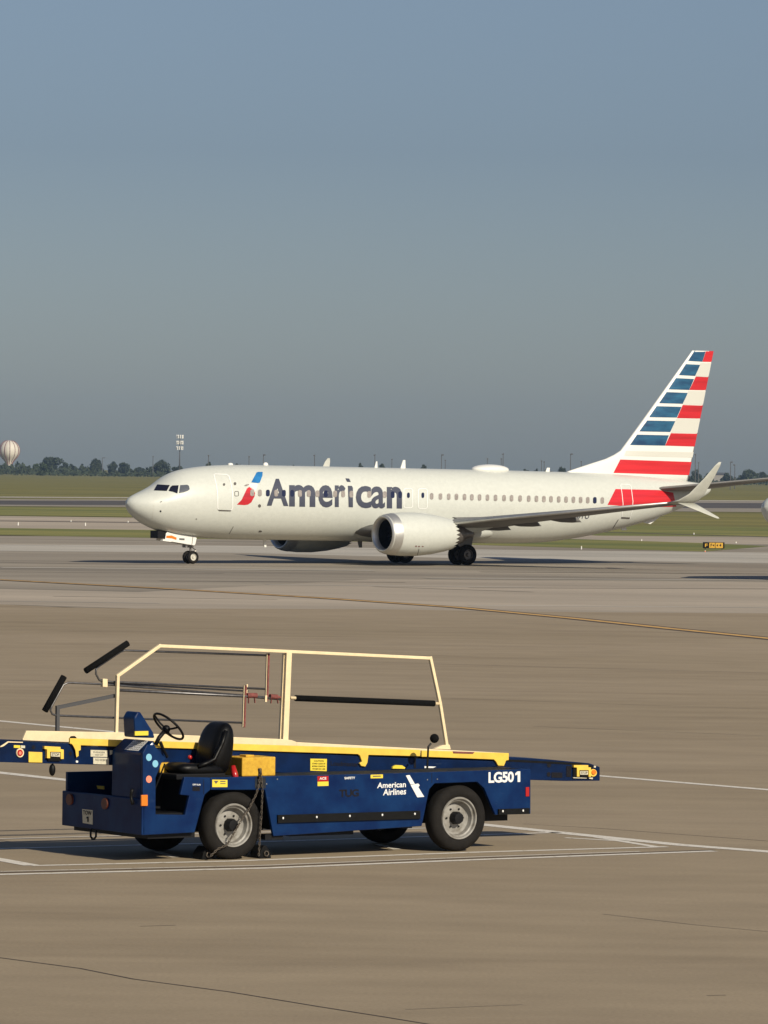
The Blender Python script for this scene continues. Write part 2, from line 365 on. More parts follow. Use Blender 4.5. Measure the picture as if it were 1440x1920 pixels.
stripe('white_line', [(0, 1634.4), (500, 1622.6), (900, 1606.8), (1200, 1596.6)], .06, M['wline'], .0035)
stripe('white_line', [(1120, 1570), (1230, 1588)], .12, M['wline'], .0032)
stripe('white_line', [(1060, 1571), (1180, 1578)], .10, M['wline'], .0034)
stripe('white_line', [(-60, 1602), (0, 1612), (60, 1623)], .2, M['wline'], .0045)
stripe('white_line', [(293, 1597), (330, 1608)], .10, M['wline'], .0043)
stripe('white_line', [(708, 1583), (745, 1593)], .10, M['wline'], .0043)
for pts, wd in (([(-60, 1787), (0, 1796), (150, 1816), (250, 1836), (430, 1860), (600, 1888), (720, 1907), (830, 1925), (900, 1940)], .028),
                ([(980, 1545), (1120, 1553), (1440, 1577), (1600, 1589)], .02),
                ([(1130, 1714), (1300, 1734), (1440, 1747), (1600, 1762)], .016),
                ([(640, 1240), (1440, 1262)], .05), ([(0, 1275), (300, 1279)], .04), ([(180, 1213), (900, 1232)], .04),
                ([(760, 1893), (980, 1884)], .014), ([(263, 1737), (330, 1735)], .02), ([(1325, 1867), (1362, 1866)], .02),
                ([(720, 1305), (1440, 1330)], .03), ([(1000, 1362), (1440, 1380)], .03), ([(0, 1180), (500, 1186)], .05), ([(950, 1168), (1440, 1186)], .05),
                ([(560, 1206), (1100, 1214)], .05)):
    stripe('pavement_joint', pts, wd, M['joint'] if pts[0][1] in (1787, 1545) else M['joint2'], .003)

# ================================================================== AIRLINER
A_LOC = Vector((-13.61, 282.06, 0)); A_ROT = R(36.07)
AM = Matrix.Translation(A_LOC) @ Matrix.Rotation(A_ROT, 4, 'Z')      # local x runs aft, local -y is port (towards the camera)
AMi = AM.inverted()
def alocal(x, y, py):
    """where the sight line of a photo pixel meets the aircraft's fore-and-aft plane local y=py"""
    o = AMi @ CAM; d = AMi.to_3x3() @ ray(x, y); t = (py - o.y) / d.y
    p = o + d*t; return (p.x, p.z)
air = empty('airliner', A_LOC, A_ROT)
tag(air, 'whole white airliner with American lettering and striped tail, taxiing behind the blue loader', 'airplane', 'airliners on the taxiway')
# fuselage stations: x, ztop, zbottom, halfwidth, z of greatest width
ST = [(0.0, 3.20, 3.16, .02, 3.18), (.08, 3.38, 2.93, .26, 3.16), (.3, 3.56, 2.64, .55, 3.12), (.7, 3.74, 2.33, .88, 3.10), (1.2, 3.94, 2.04, 1.15, 3.12), (1.8, 4.24, 1.80, 1.38, 3.2),
      (2.2, 4.52, 1.68, 1.50, 3.25), (2.7, 4.80, 1.57, 1.61, 3.3), (3.3, 5.00, 1.49, 1.71, 3.34), (4.2, 5.15, 1.41, 1.80, 3.36), (5.4, 5.26, 1.35, 1.86, 3.37), (7.0, 5.31, 1.31, 1.88, 3.36), (12, 5.29, 1.26, 1.88, 3.34), (20, 5.24, 1.18, 1.88, 3.30),
      (24.5, 5.21, 1.15, 1.88, 3.28), (26.5, 5.19, 1.19, 1.87, 3.27), (29, 5.16, 1.43, 1.78, 3.32), (31.5, 5.11, 1.84, 1.58, 3.42), (33.5, 5.02, 2.26, 1.32, 3.58), (35.5, 4.88, 2.80, .98, 3.8), (37.2, 4.72, 3.38, .62, 4.05), (38.4, 4.58, 3.92, .32, 4.25), (38.75, 4.48, 4.12, .16, 4.3), (38.85, 4.34, 4.26, .04, 4.3)]
ST = [(a_*1.0283, b_, c_, d_, e2_) for a_, b_, c_, d_, e2_ in ST]
def fus(x):
    xs = [s[0] for s in ST]
    if x <= xs[0]: return ST[0][1:]
    if x >= xs[-1]: return ST[-1][1:]
    i = max(k for k in range(len(xs)) if xs[k] <= x); i = min(i, len(xs)-2)
    h = xs[i+1]-xs[i]; t = (x-xs[i])/h; out = []
    for c in range(1, 5):
        y0, y1 = ST[i][c], ST[i+1][c]
        def slope(k):
            if k == 0: return (ST[1][c]-ST[0][c])/(xs[1]-xs[0])
            if k == len(xs)-1: return (ST[-1][c]-ST[-2][c])/(xs[-1]-xs[-2])
            a = (ST[k][c]-ST[k-1][c])/(xs[k]-xs[k-1]); b = (ST[k+1][c]-ST[k][c])/(xs[k+1]-xs[k])
            return 0 if a*b <= 0 else 2*a*b/(a+b)
        m0, m1 = slope(i)*h, slope(i+1)*h
        out.append((2*t**3-3*t*t+1)*y0 + (t**3-2*t*t+t)*m0 + (-2*t**3+3*t*t)*y1 + (t**3-t*t)*m1)
    return out
fb = MB(); NS = 72
xs = [0, .02, .05, .09, .15, .22, .3, .4, .52, .66, .82, 1.0, 1.2, 1.4, 1.6, 1.8, 1.95, 2.1, 2.25, 2.4, 2.55, 2.7, 2.9, 3.1, 3.4, 3.7, 4.1, 4.5, 5, 5.5, 6.2, 7] + [8+i for i in range(17)] + [24.5 + .5*i for i in range(28)] + [38.4, 38.6, 38.75, 38.85]
xs = [x*1.0283 for x in xs]
vs = []; fs = []
for x in xs:
    zt, zb, hw, zc = fus(x)
    for k in range(NS):
        a = 2*math.pi*k/NS; z = zc + (zt-zc)*math.sin(a) if math.sin(a) > 0 else zc + (zc-zb)*math.sin(a)
        vs.append((x, hw*math.cos(a), z))
for i in range(len(xs)-1):
    for k in range(NS): fs.append((i*NS+k, i*NS+(k+1) % NS, (i+1)*NS+(k+1) % NS, (i+1)*NS+k))
fs.append(tuple(range(NS))); fs.append(tuple((len(xs)-1)*NS+k for k in range(NS)))
fb.add(vs, fs)
fuse = fb.build('fuselage', M['wplane'], air, smooth=True)

def bvh_of(o):
    bm = bmesh.new(); bm.from_mesh(o.data); t = BVHTree.FromBMesh(bm); bm.free(); return t
FB = bvh_of(fuse)
def decal(name, polys, m, parent, tree=None, Mi=None, off=.012, grid=6.0, tris=None, snap=False):
    """polygons on the photo's near side of a curved skin: cut to a fine grid and laid onto the skin's real surface"""
    tree = tree or FB; Mi = Mi or AMi
    bm = bmesh.new()
    if tris:
        V = [bm.verts.new((x, y, 0)) for x, y in tris[0]]
        for f in tris[1]:
            try: bm.faces.new([V[i] for i in f])
            except ValueError: pass
    for P in polys:
        V = [bm.verts.new((x, y, 0)) for x, y in P]
        bm.faces.new(V)
    for ax in (0, 1):
        cs = [v.co[ax] for v in bm.verts]; lo, hi = min(cs), max(cs)
        g = math.ceil(lo/grid)*grid
        while g < hi:
            co = [0, 0, 0]; co[ax] = g; no = [0, 0, 0]; no[ax] = 1
            bmesh.ops.bisect_plane(bm, geom=bm.verts[:]+bm.edges[:]+bm.faces[:], plane_co=co, plane_no=no, dist=1e-4); g += grid
    o = Mi @ CAM; bad = []
    for v in bm.verts:
        d = (Mi.to_3x3() @ ray(v.co.x, v.co.y)).normalized(); h = tree.ray_cast(o, d)
        if h[0] is None: bad.append(v); continue
        n = h[1] if h[1].dot(d) < 0 else -h[1]
        v.co = h[0] + n*off
    if bad and snap:
        for v in bad:
            d = (Mi.to_3x3() @ ray(v.co.x, v.co.y)).normalized(); t_ = -o.y/d.y; h = tree.find_nearest(o + d*t_)
            v.co = h[0] + Vector((0, -off, 0))
    elif bad: bmesh.ops.delete(bm, geom=bad, context='VERTS')
    me = bpy.data.meshes.new(name); bm.to_mesh(me); bm.free(); me.materials.append(m)
    ob = bpy.data.objects.new(name, me); col.objects.link(ob); ob.parent = parent
    return ob
# belly fairing
KX = lambda x, y=0: x*1.0283 - .0236*abs(y)
bf = MB(); n1, n2 = 30, 28; vs = []; fs = []
for i in range(n1+1):
    t = i/n1; x = KX(12.6 + 11.6*t); e = math.sin(math.pi*min(1, max(0, t)))**.45
    for k in range(n2):
        a = 2*math.pi*k/n2; cy = math.copysign(abs(math.cos(a))**.75, math.cos(a)); cz = math.copysign(abs(math.sin(a))**.75, math.sin(a))
        vs.append((x, 2.02*e*cy, 1.95 + .87*e*cz))
for i in range(n1):
    for k in range(n2): fs.append((i*n2+k, i*n2+(k+1) % n2, (i+1)*n2+(k+1) % n2, (i+1)*n2+k))
bf.add(vs, fs).build('belly_fairing', M['wplane'], air, smooth=True)

# wings
def wing_mesh(secs, n=14):                       # secs: (y, xle, chord, z, thickness ratio)
    mb = MB(); vs = []; fs = []
    prof = []
    for k in range(n+1):
        t = .5*(1-math.cos(math.pi*k/n)); yt = 5*(.2969*math.sqrt(t)-.126*t-.3516*t*t+.2843*t**3-.1036*t**4); prof.append((t, yt))
    pr = [(t, y) for t, y in prof] + [(t, -y*.8) for t, y in prof[-2:0:-1]]
    m = len(pr)
    for y, xl, c, z, th in secs:
        for t, q in pr: vs.append((KX(xl, y) + t*c*1.02, y, z + q*c*th))
    for i in range(len(secs)-1):
        for k in range(m): fs.append((i*m+k, i*m+(k+1) % m, (i+1)*m+(k+1) % m, (i+1)*m+k))
    fs.append(tuple(range(m))); fs.append(tuple((len(secs)-1)*m+k for k in range(m)))
    return mb.add(vs, fs)
def upwing(secs, n=12):                          # sections lying in x with a general normal: (x,y,z,chord,thick,(ny,nz))
    mb = MB(); vs = []; fs = []; pr = []
    for k in range(n+1):
        t = .5*(1-math.cos(math.pi*k/n)); yt = 5*(.2969*math.sqrt(t)-.126*t-.3516*t*t+.2843*t**3-.1036*t**4); pr.append((t, yt))
    pr = pr + [(t, -y) for t, y in pr[-2:0:-1]]; m = len(pr)
    for x, y, z, c, th, (ny, nz) in secs:
        for t, q in pr: vs.append((x+t*c, y+ny*q*c*th, z+nz*q*c*th))
    for i in range(len(secs)-1):
        for k in range(m): fs.append((i*m+k, i*m+(k+1) % m, (i+1)*m+(k+1) % m, (i+1)*m+k))
    fs.append(tuple(range(m))); fs.append(tuple((len(secs)-1)*m+k for k in range(m)))
    return mb.add(vs, fs)
for s in (-1, 1):                                # s=-1 port, near the camera
    wg = wing_mesh([(s*1.2, 13.6, 8.2, 1.80, .12), (s*2.6, 15.0, 6.9, 1.98, .12), (s*4.8, 17.0, 5.3, 2.28, .115), (s*6.2, 17.75, 4.7, 2.44, .11), (s*11, 20.25, 3.2, 2.98, .105), (s*16.6, 23.15, 1.62, 3.60, .10)]).build('wing', M['wing'], air, smooth=True)
    le = MB()                                     # bright leading edge slat
    le.tube([(KX(17.3, 5.4), s*5.4, 2.34), (KX(20.28, 11), s*11, 2.98), (KX(23.1, 16.5), s*16.5, 3.59)], .07, 8, radii=[.12, .09, .05]).build('leading_edge', M['metal'], wg, smooth=True)
    # split winglet
    wsec = [(23.1, s*16.55, 3.60, 1.66, .10, (0, 1)), (23.45, s*17.0, 3.74, 1.42, .09, (-s*.35, .93)), (23.95, s*17.3, 4.1, 1.05, .08, (-s*.85, .5)), (24.72, s*17.6, 4.95, .64, .08, (-s*.97, .22)), (25.22, s*17.82, 5.6, .36, .08, (-s*.98, .2)), (25.44, s*17.88, 5.8, .16, .08, (-s*.98, .2))]
    wn_ = upwing([(KX(a_[0], a_[1]),) + a_[1:] for a_ in wsec]).build('winglet', M['tipgrey'], air, smooth=True)
    lsec = [(23.5, s*16.85, 3.60, 1.2, .09, (s*.7, .7)), (24.2, s*17.3, 3.30, .8, .09, (s*.75, .65)), (25.2, s*17.75, 2.88, .36, .08, (s*.8, .6)), (25.42, s*17.82, 2.80, .16, .08, (s*.8, .6))]
    upwing([(KX(a_[0], a_[1]),) + a_[1:] for a_ in lsec]).build('lower_winglet', M['tipgrey'], wn_, smooth=True)
    # flap track fairings, tails drooped
    for y, st_, bt in ((4.0, [(850, 970), (900, 969), (937, 972)], [(862, 979), (880, 988), (905, 994.5), (935, 995.5), (958, 993.5)]),
                       (5.95, [(932, 974), (960, 966), (998, 969)], [(942, 979.5), (955, 984), (975, 987.5), (998, 988), (1015, 986.3)]),
                       (8.5, [(1011, 967), (1040, 961), (1076, 964)], [(1020, 972), (1034, 976), (1052, 979.6), (1072, 980.4), (1090, 979)])):
        tp = [alocal(a_, b_, -y) for a_, b_ in st_ + [bt[-1]]]; bo = [alocal(a_, b_, -y) for a_, b_ in [st_[0]] + bt]
        def itp(L, x):
            for p, q_ in zip(L, L[1:]):
                if p[0] <= x <= q_[0]: return p[1] + (q_[1]-p[1])*(x-p[0])/(q_[0]-p[0])
            return L[0][1] if x < L[0][0] else L[-1][1]
        mb = MB(); vs = []; fs = []; nn = 14; mm = 18; xa, xb = tp[0][0], tp[-1][0]
        for i in range(mm+1):
            t = i/mm; x = xa + (xb-xa)*t; z1, z2 = itp(tp, x), itp(bo, x); hh = max(.01, (z1-z2)/2); hw_ = .22*math.sin(math.pi*min(1, .08+t*.92))**.5 + .01
            for k in range(nn):
                a = 2*math.pi*k/nn; vs.append((x, s*y + hw_*math.cos(a), (z1+z2)/2 + hh*math.sin(a)))
        for i in range(mm):
            for k in range(nn): fs.append((i*nn+k, i*nn+(k+1) % nn, (i+1)*nn+(k+1) % nn, (i+1)*nn+k))
        mb.add(vs, fs).build('flap_track_fairing', M['fairing'], air, smooth=True)
    # flap panel hanging behind the inboard wing
    # tailplane
    wing_mesh([(s*.35, 33.9, 3.9, 4.22, .09), (s*1.2, 34.5, 3.4, 4.32, .09), (s*7.17, 38.3, 1.25, 5.05, .09)]).build('tailplane', M['wing'], air, smooth=True)
    # engine
    ex, ey, ez = KX(12.95, 4.83), s*4.83, 1.70
    nc = empty('engine', (ex, ey, ez), 0, air)
    mb = MB(); mb.lathe([(.10, 1.035), (.55, 1.13), (1.2, 1.185), (2.2, 1.19), (3.2, 1.10), (4.0, .96), (4.35, .88), (4.37, .84), (3.9, .86)], (0, 0, 0), 'x', 56, sx=1.0, sz=.985)
    cowl = mb.build('cowl', M['wplane'], nc, auto=50)
    MB().lathe([(.62, 1.148), (.3, 1.10), (.10, 1.03), (.0, .955), (.02, .90), (.12, .84), (.35, .80)], (0, 0, 0), 'x', 56, sx=1.0, sz=.985).build('intake_lip', M['metal'], nc, smooth=True)
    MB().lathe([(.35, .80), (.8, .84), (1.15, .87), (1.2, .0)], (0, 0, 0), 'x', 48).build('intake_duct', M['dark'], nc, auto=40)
    fm = MB()
    for k in range(18):
        a = 2*math.pi*k/18; b = a + .33
        fm.add([(.95, .2*math.cos(a), .2*math.sin(a)), (1.08, .2*math.cos(b), .2*math.sin(b)), (1.12, .85*math.cos(b+.12), .85*math.sin(b+.12)), (.92, .85*math.cos(a+.12), .85*math.sin(a+.12))], [(0, 1, 2, 3)])
    fm.build('fan', M['fan'], nc)
    MB().lathe([(.55, .0), (.62, .07), (.8, .17), (1.0, .24)], (0, 0, 0), 'x', 24).build('spinner', M['dark'], nc, smooth=True)
    mb = MB(); n = 24; vs = []; fs = []           # serrated exhaust edge
    for k in range(n*2):
        a = math.pi*k/n; xx = 4.34 + (.30 if k % 2 else 0); rr = .885 if not k % 2 else .80
        vs += [(4.2, .905*math.cos(a), .892*math.sin(a)), (xx, rr*math.cos(a), rr*math.sin(a)*.985)]
    for k in range(n*2):
        j = (k+1) % (n*2); fs.append((2*k, 2*j, 2*j+1, 2*k+1))
    mb.add(vs, fs).build('chevron_nozzle', M['wplane'], nc)
    MB().lathe([(3.6, .62), (4.4, .66), (5.0, .56), (5.35, .46), (5.3, .40), (5.9, .22), (6.2, .04)], (0, 0, .02), 'x', 32).build('exhaust_cone', M['exh'], nc, auto=40)
    # pylon
    pm = MB(); P = [(13.9, 2.78), (15.6, 2.86), (17.2, 2.55), (19.4, 2.38), (20.2, 2.1), (19.3, 1.85), (17.6, 1.75), (16.9, 1.75), (15.6, 2.3)]
    P = [(KX(a_, 4.83), b_) for a_, b_ in P]
    pm.prism(P, s*4.83-.17, s*4.83+.17).build('pylon', M['wplane'], air, bevel=.08)

ENG = [c for c in air.children if c.name.startswith('engine')]
neng = [c for c in ENG if c.location.y < 0][0]; ncowl = [c for c in neng.children if c.name.startswith('cowl')][0]
EM = AM @ Matrix.Translation(neng.location)
CB = bvh_of(ncowl)
for L_ in (circ(780, 1024, 1.6, 1.4, 8), circ(785.5, 1024.5, 1.6, 1.3, 8), [(791, 1023.5), (794, 1024), (794, 1025.5), (791, 1025)]): decal('service_mark', [L_], M['rust'], ncowl, CB, EM.inverted(), off=.01)
decal('cowl_seam', [[(785, 1029), (786, 1029), (783, 1041), (782, 1041)]], M['inkd'], ncowl, CB, EM.inverted(), off=.01)
# gear
def wheelset(parent, x, y, r, wd, hub=.5):
    wgl = empty('wheel', (x, y, r), 0, parent)
    a = wd/2
    MB().lathe([(-a*.7, r*.52), (-a, r*.62), (-a, r*.84), (-a*.75, r*.96), (-a*.3, r), (a*.3, r), (a*.75, r*.96), (a, r*.84), (a, r*.62), (a*.7, r*.52)], (0, 0, 0), 'y', 36).build('tyre', M['tyre'], wgl, auto=50)
    MB().lathe([(-a*.72, r*.54), (-a*.8, r*.48), (-a*.35, r*.42), (-a*.35, r*.2), (-a*.9, r*.16), (-a*.9, 0)], (0, 0, 0), 'y', 28).build('hub', M['hub'] if hub > .4 else M['exh'], wgl, auto=40)
    return wgl
ng = empty('nose_gear', (4.11, 0, 0), 0, air)
for y in (-.21, .21): wheelset(ng, 0, y, .345, .2)
MB().tube([(0, 0, .36), (-.02, 0, 1.0)], .055, 12).tube([(-.02, 0, .95), (-.06, 0, 1.75)], .09, 12).tube([(0, -.25, .345), (0, .25, .345)], .05, 10).tube([(-.05, 0, .95), (.35, 0, .72), (.05, 0, .42)], .035, 8).box(-.42, .1, -.14, .14, .86, 1.0).tube([(-.1, 0, 1.1), (-.9, 0, 1.55)], .05, 8).build('strut', M['exh'], ng, auto=40)
for y in (-.16, .16): MB().ball((-.38, y, .93), .07).build('taxi_light', M['white'], ng, smooth=True)
gd = [alocal(a_, b_, -.42) for a_, b_ in ((311, 1000), (313.5, 997.8), (340, 1002), (366, 1006.3), (368.5, 1009), (366, 1020.5), (363.5, 1022.6), (336, 1018), (309, 1013.5))]
for y in (-.42, .42):
    gdo = MB().prism([(x_-4.11, z_) for x_, z_ in gd], y-.02, y+.02).build('gear_door', M['white'], ng, bevel=.01)
    for L_, m_ in (([(312, 1004.5), (322, 1004), (331, 1008), (330.5, 1012.5), (322, 1009.5), (311.5, 1008.5)], 'orange'), ([(336, 1009), (346, 1009.5), (346, 1013), (336, 1012.5)], 'pole'), ([(361.2, 1006), (362.2, 1006.2), (360.2, 1021.6), (359.2, 1021.4)], 'inkd')):
        MB().prism([(alocal(a_, b_, -.44)[0]-4.11, alocal(a_, b_, -.44)[1]) for a_, b_ in L_], y-.026, y-.021).build('door_marking', M[m_], gdo)
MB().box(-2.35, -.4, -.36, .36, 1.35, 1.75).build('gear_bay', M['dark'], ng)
mb = MB(); mb.prism([(-2.1, 1.22), (-1.55, 1.16), (-1.5, 1.22), (-2.05, 1.32)], -.45, -.2).build('forward_door', M['white'], ng)
for s in (-1, 1):
    mg = empty('main_gear', (KX(19.6, 2.86), s*2.86, 0), 0, air)
    for y in (-.43, .43): wheelset(mg, 0, y, .565, .40, .3)
    MB().tube([(0, 0, .565), (0, 0, 1.1)], .11, 12).tube([(0, 0, 1.0), (-.1, 0, 2.1)], .17, 12).tube([(0, -.45, .565), (0, .45, .565)], .1, 10).tube([(0, 0, 1.3), (.25, -s*1.2, 1.75)], .08, 8).tube([(.15, 0, 1.15), (.5, 0, .85), (.12, 0, .6)], .05, 8).box(.1, .45, -.09, .09, .9, 1.2).build('strut', M['exh'], mg, auto=40)
    MB().prism([(-.55, 1.05), (.35, 1.0), (.55, 2.0), (-.7, 2.1)], s*.34, s*.38).build('gear_door', M['wing'], mg, bevel=.01)

# fin
finp = lambda x, y: alocal(x, y, -.10)
LE = [finp(1065, 884), finp(1110, 869), finp(1145, 858), finp(1165, 845), finp(1200, 797), finp(1250, 727), finp(1300, 657)]
TEp = [finp(1293, 895), finp(1340, 658)]
zb_, zt_ = 4.6, LE[-1][1]
def le_at(z):
    for i in range(len(LE)-1):
        if LE[i][1] <= z <= LE[i+1][1]:
            t = (z-LE[i][1])/(LE[i+1][1]-LE[i][1]); return LE[i][0]+(LE[i+1][0]-LE[i][0])*t
    return LE[0][0] if z < LE[0][1] else LE[-1][0]
def te_at(z): t = (z-TEp[0][1])/(TEp[1][1]-TEp[0][1]); return TEp[0][0]+(TEp[1][0]-TEp[0][0])*t
secs = []
zl = [4.7] + [p[1] for p in LE[:1]] + [LE[0][1]+(LE[3][1]-LE[0][1])*k/5 for k in (1, 2, 3, 4)] + [LE[3][1]+(zt_-LE[3][1])*k/8 for k in range(8)] + [zt_-.06, zt_]
for z in zl:
    c = te_at(z)-le_at(z); th = min(.09, .36/c)
    if z > zt_-.01: th *= .35
    secs.append((le_at(z), 0, z, c, th, (1, 0)))
fin = upwing(secs).build('tail_fin', M['white'], air, smooth=True)
FIN = bvh_of(fin)
c6 = lambda L: [(1050+x/4.5, 640+y/4.5) for x, y in L]
BL = [[(1140,72),(1232,72),(1200,172),(1080,165)], [(1062,192),(1182,198),(1140,292),(1002,285)], [(978,310),(1130,318),(1090,410),(915,405)],
      [(900,428),(1078,435),(1035,527),(835,522)], [(815,547),(1025,553),(985,643),(750,640)], [(735,668),(972,673),(930,765),(668,760)], [(650,787),(918,793),(885,880),(590,875)]]
RD = [[(1234,72),(1306,78),(1303,175),(1201,172)], [(1145,297),(1268,303),(1250,413),(1091,410)], [(1035,537),(1216,543),(1201,652),(986,648)], [(935,775),(1166,780),(1146,888),(886,880)], [(508,997),(1116,1018),(1103,1130),(450,1110)]]
GY = [[(1185,182),(1292,184),(1276,300),(1144,295)], [(1083,418),(1246,422),(1222,537),(1037,534)], [(980,655),(1193,655),(1170,775),(935,770)], [(556,925),(1138,937),(1130,982),(543,967)]]
for P in BL: decal('blue_stripe', [c6(P)], M['blue'], fin, FIN, off=.01, snap=True)
for P in RD: decal('red_stripe', [c6(P)], M['red'], fin, FIN, off=.01, snap=True)
for P in GY: decal('silver_stripe', [c6(P)], M['fin_cream'], fin, FIN, off=.01, snap=True)
decal('red_band', [[(1139, 946.5), (1154, 917), (1236, 919), (1262, 924), (1268, 950), (1200, 951)]], M['red'], fuse)

# lettering
def text_on(name, s, quad, m, parent, bold, tree=None, grid=6., off=.014, Mi=None, spacing=1.0, shear=0):
    """quad: photo corners top-left, top-right, bottom-right, bottom-left"""
    vs, fs = text_tris(s, bold, shear, spacing); a, b, c, d = quad; P = []
    for x, y in vs:
        tx, ty = (a[0]+(b[0]-a[0])*x, a[1]+(b[1]-a[1])*x); bx, by = (d[0]+(c[0]-d[0])*x, d[1]+(c[1]-d[1])*x)
        P.append((bx+(tx-bx)*y, by+(ty-by)*y))
    return decal(name, [], m, parent, tree, Mi, off, grid, tris=(P, fs))
for ch, x0, y0, x1, y1, bd in (('A', 500, 897.5, 540.5, 948, .03), ('m', 542, 909, 591, 949.5, .034), ('e', 596.5, 909.5, 623.5, 951, .022), ('r', 627.5, 909.5, 647.5, 950.5, .03), ('c', 667, 911, 696, 952.5, .022), ('a', 695.5, 912, 721.5, 953, .022), ('n', 725, 912.5, 753.5, 953, .034)):
    text_on('letter', ch, ((x0, y0), (x1, y0+(x1-x0)*.02), (x1, y1+(x1-x0)*.02), (x0, y1)), M['letter'], fuse, bd, off=.016)
decal('letter', [[(652, 911), (659.5, 911.2), (661.5, 915), (661.5, 951), (653.5, 950.8)], [(647.5, 897), (654.5, 897.6), (657.5, 904), (650.5, 903.6)]], M['letter'], fuse, off=.016)
text_on('registration', 'N318TU', ((1060, 960), (1106, 962), (1105, 973), (1059, 971)), M['letter'], fuse, .01, shear=.2)
# livery emblem
lg = decal('emblem_blue', [[(471, 904.5), (481, 886), (484, 885), (492.5, 885), (492, 892), (487, 905), (484, 906)]], M['lblue'], fuse)
decal('emblem_red', [[(444, 946), (453, 937), (463, 916), (467, 913), (473, 917), (478, 924), (477, 931), (471, 942), (465, 946), (458, 947)]], M['red'], fuse)
decal('emblem_white', [[(458, 911.5), (462, 908), (473, 906), (483, 907), (483, 911), (479, 922), (474, 916), (468, 912)]], M['white'], fuse)
decal('emblem_beak', [[(457, 911), (462, 908), (468, 907.5), (466, 910.5), (461, 912)]], M['shade'], fuse)
# cabin windows
dark = {2, 4, 5, 17, 18}
def win(x, y, m, wd=3.6, h=6.2): decal('cabin_window', [rrect(x-wd, y-h, x+wd, y+h, 3.0, 3)], m, fuse, grid=4, off=.02)
wx = [472.5, 487, 502, 517.5, 532, 547.5, 562, 578.5, 595, 610.5, 628, 643, 658.5, 692, 721, 736, 750]
for i, x in enumerate(wx): 
    y = 924.3 + (x-487)*.0135
    win(x, y, M['darkwin'] if x in (502, 532, 547.5, 610.5, 736, 750) else M['shade'])
for x in [820+q_/4.5 for q_ in (-49, 25, 95, 160, 228, 290, 355, 422, 490, 562, 625, 697, 770, 835, 898, 958, 1023, 1085, 1147, 1208, 1268)]:
    win(x, 931 + (x-826)*.0245, M['shade'], 3.3, 6)
win(1115, 938, M['darkwin'], 3.3, 6); win(1129, 938.4, M['shade'], 3.2, 6)
for x in (765.5, 792.5): win(x, 928.7, M['darkwin'] if x < 770 else M['darkwin'], 2.6, 5.2)
def outline(name, P, wd, m=None): return decal(name, ringpoly(P, wd), m or M['outline'], fuse, grid=5, off=.016)
outline('door', [(401, 890), (404, 889), (425, 890), (429, 893), (432, 903), (435, 920), (436, 935), (436, 952), (434, 956), (430, 957), (411, 956.5), (408, 953), (408, 930), (406, 912), (403, 899)], 1.6)
outline('overwing_exit', rrect(757, 916, 773.5, 952, 4), 1.2)
outline('overwing_exit', rrect(784, 916.5, 801, 953.5, 4), 1.2)
outline('rear_door', [(1163.5, 910), (1165, 908), (1180, 908.5), (1183, 912), (1186.5, 940), (1185, 958), (1181, 972), (1165.5, 971), (1168, 945), (1166, 925)], 1.1)
decal('door_sill', [[(1165, 969), (1181, 970), (1180, 972.5), (1164.5, 972)]], M['inkd'], fuse, off=.02)
decal('door_sill', [[(408, 955.5), (434, 956.5), (432, 958.5), (411, 958)]], M['inkd'], fuse, off=.022)
for x, y, r in ((440.5, 907, 2.6), (420, 908.5, 2.2), (486.5, 948.5, 2.8)): decal('port_hole', [circ(x, y, r, r*1.15, 12)], M['inkd'], fuse, grid=5)
decal('service_panel', ringpoly(rrect(440, 921.5, 447, 930, 1.5), 1.1), M['inkd'], fuse)
decal('sensor_probe', [circ(301, 958.5, 1.7, 1.9, 10)], M['ink'], fuse); decal('sensor_probe', [[(299, 941.5), (303, 939.5), (304, 940.5), (301, 942)]], M['inkd'], fuse)
decal('sensor_probe', [circ(368, 973, 1.4, 1, 8)], M['inkd'], fuse); decal('drain_mast', [circ(488, 996, 3.3, 1.5, 10)], M['inkd'], fuse)
decal('panel_seam', [[(288, 946), (288.7, 946), (286.5, 972), (285.8, 972)]], M['fin_cream'], fuse)
decal('panel_seam', [[(437, 987), (438, 987), (430, 1001), (429, 1001)]], M['inkd'], fuse)
decal('panel_seam', [[(1158.5, 974), (1160, 974), (1150, 990), (1148, 991)]], M['inkd'], fuse)
# cockpit
decal('windshield', [[(288.5, 919.8), (295, 908.7), (318.5, 910.0), (312.8, 920.8)]], M['glass'], fuse, grid=3, off=.02)
decal('cockpit_window', [[(316.2, 920.6), (320, 913), (323.5, 910.6), (335, 910.2), (332.6, 925.4), (325, 922.5)]], M['glass'], fuse, grid=3, off=.02)
decal('cockpit_window', [[(335.6, 924.6), (338, 910), (351, 909.2), (354, 911), (355.6, 917.5), (352.5, 920.2), (345, 923)]], M['glassg'], fuse, grid=3, off=.02)
# crown antennas and dome
def blade(xt, yt, w0, w1, y0, nm='antenna'):
    a = alocal(xt-w0, y0, 0); b = alocal(xt+w0, y0, 0); c = alocal(xt+w1+w0*.5, yt, 0); d = alocal(xt-w1+w0*.5, yt, 0)
    z0 = fus(a[0])[0]-.06
    MB().prism([(a[0], z0), (b[0], z0), c, d], -.03, .03).build(nm, M['white'], air, bevel=.01)
blade(755, 862.5, 5, 2, 878); blade(704.5, 865, 3, 1, 877); blade(1026, 877, 4, 2.5, 886)
for x, yy in ((432, 871.5), (498, 868)):
    p = alocal(x, yy+1, 0); MB().ball((p[0], 0, fus(p[0])[0]+.02), .16, .12, .09 if x < 450 else .14).build('beacon', M['white'], air, smooth=True)
p0 = alocal(885, 880, 0); p1 = alocal(952, 882, 0)
MB().ball(((p0[0]+p1[0])/2, 0, fus(20)[0]), (p1[0]-p0[0])/2, .62, .29, 32, 14).build('antenna_dome', M['white'], air, smooth=True)
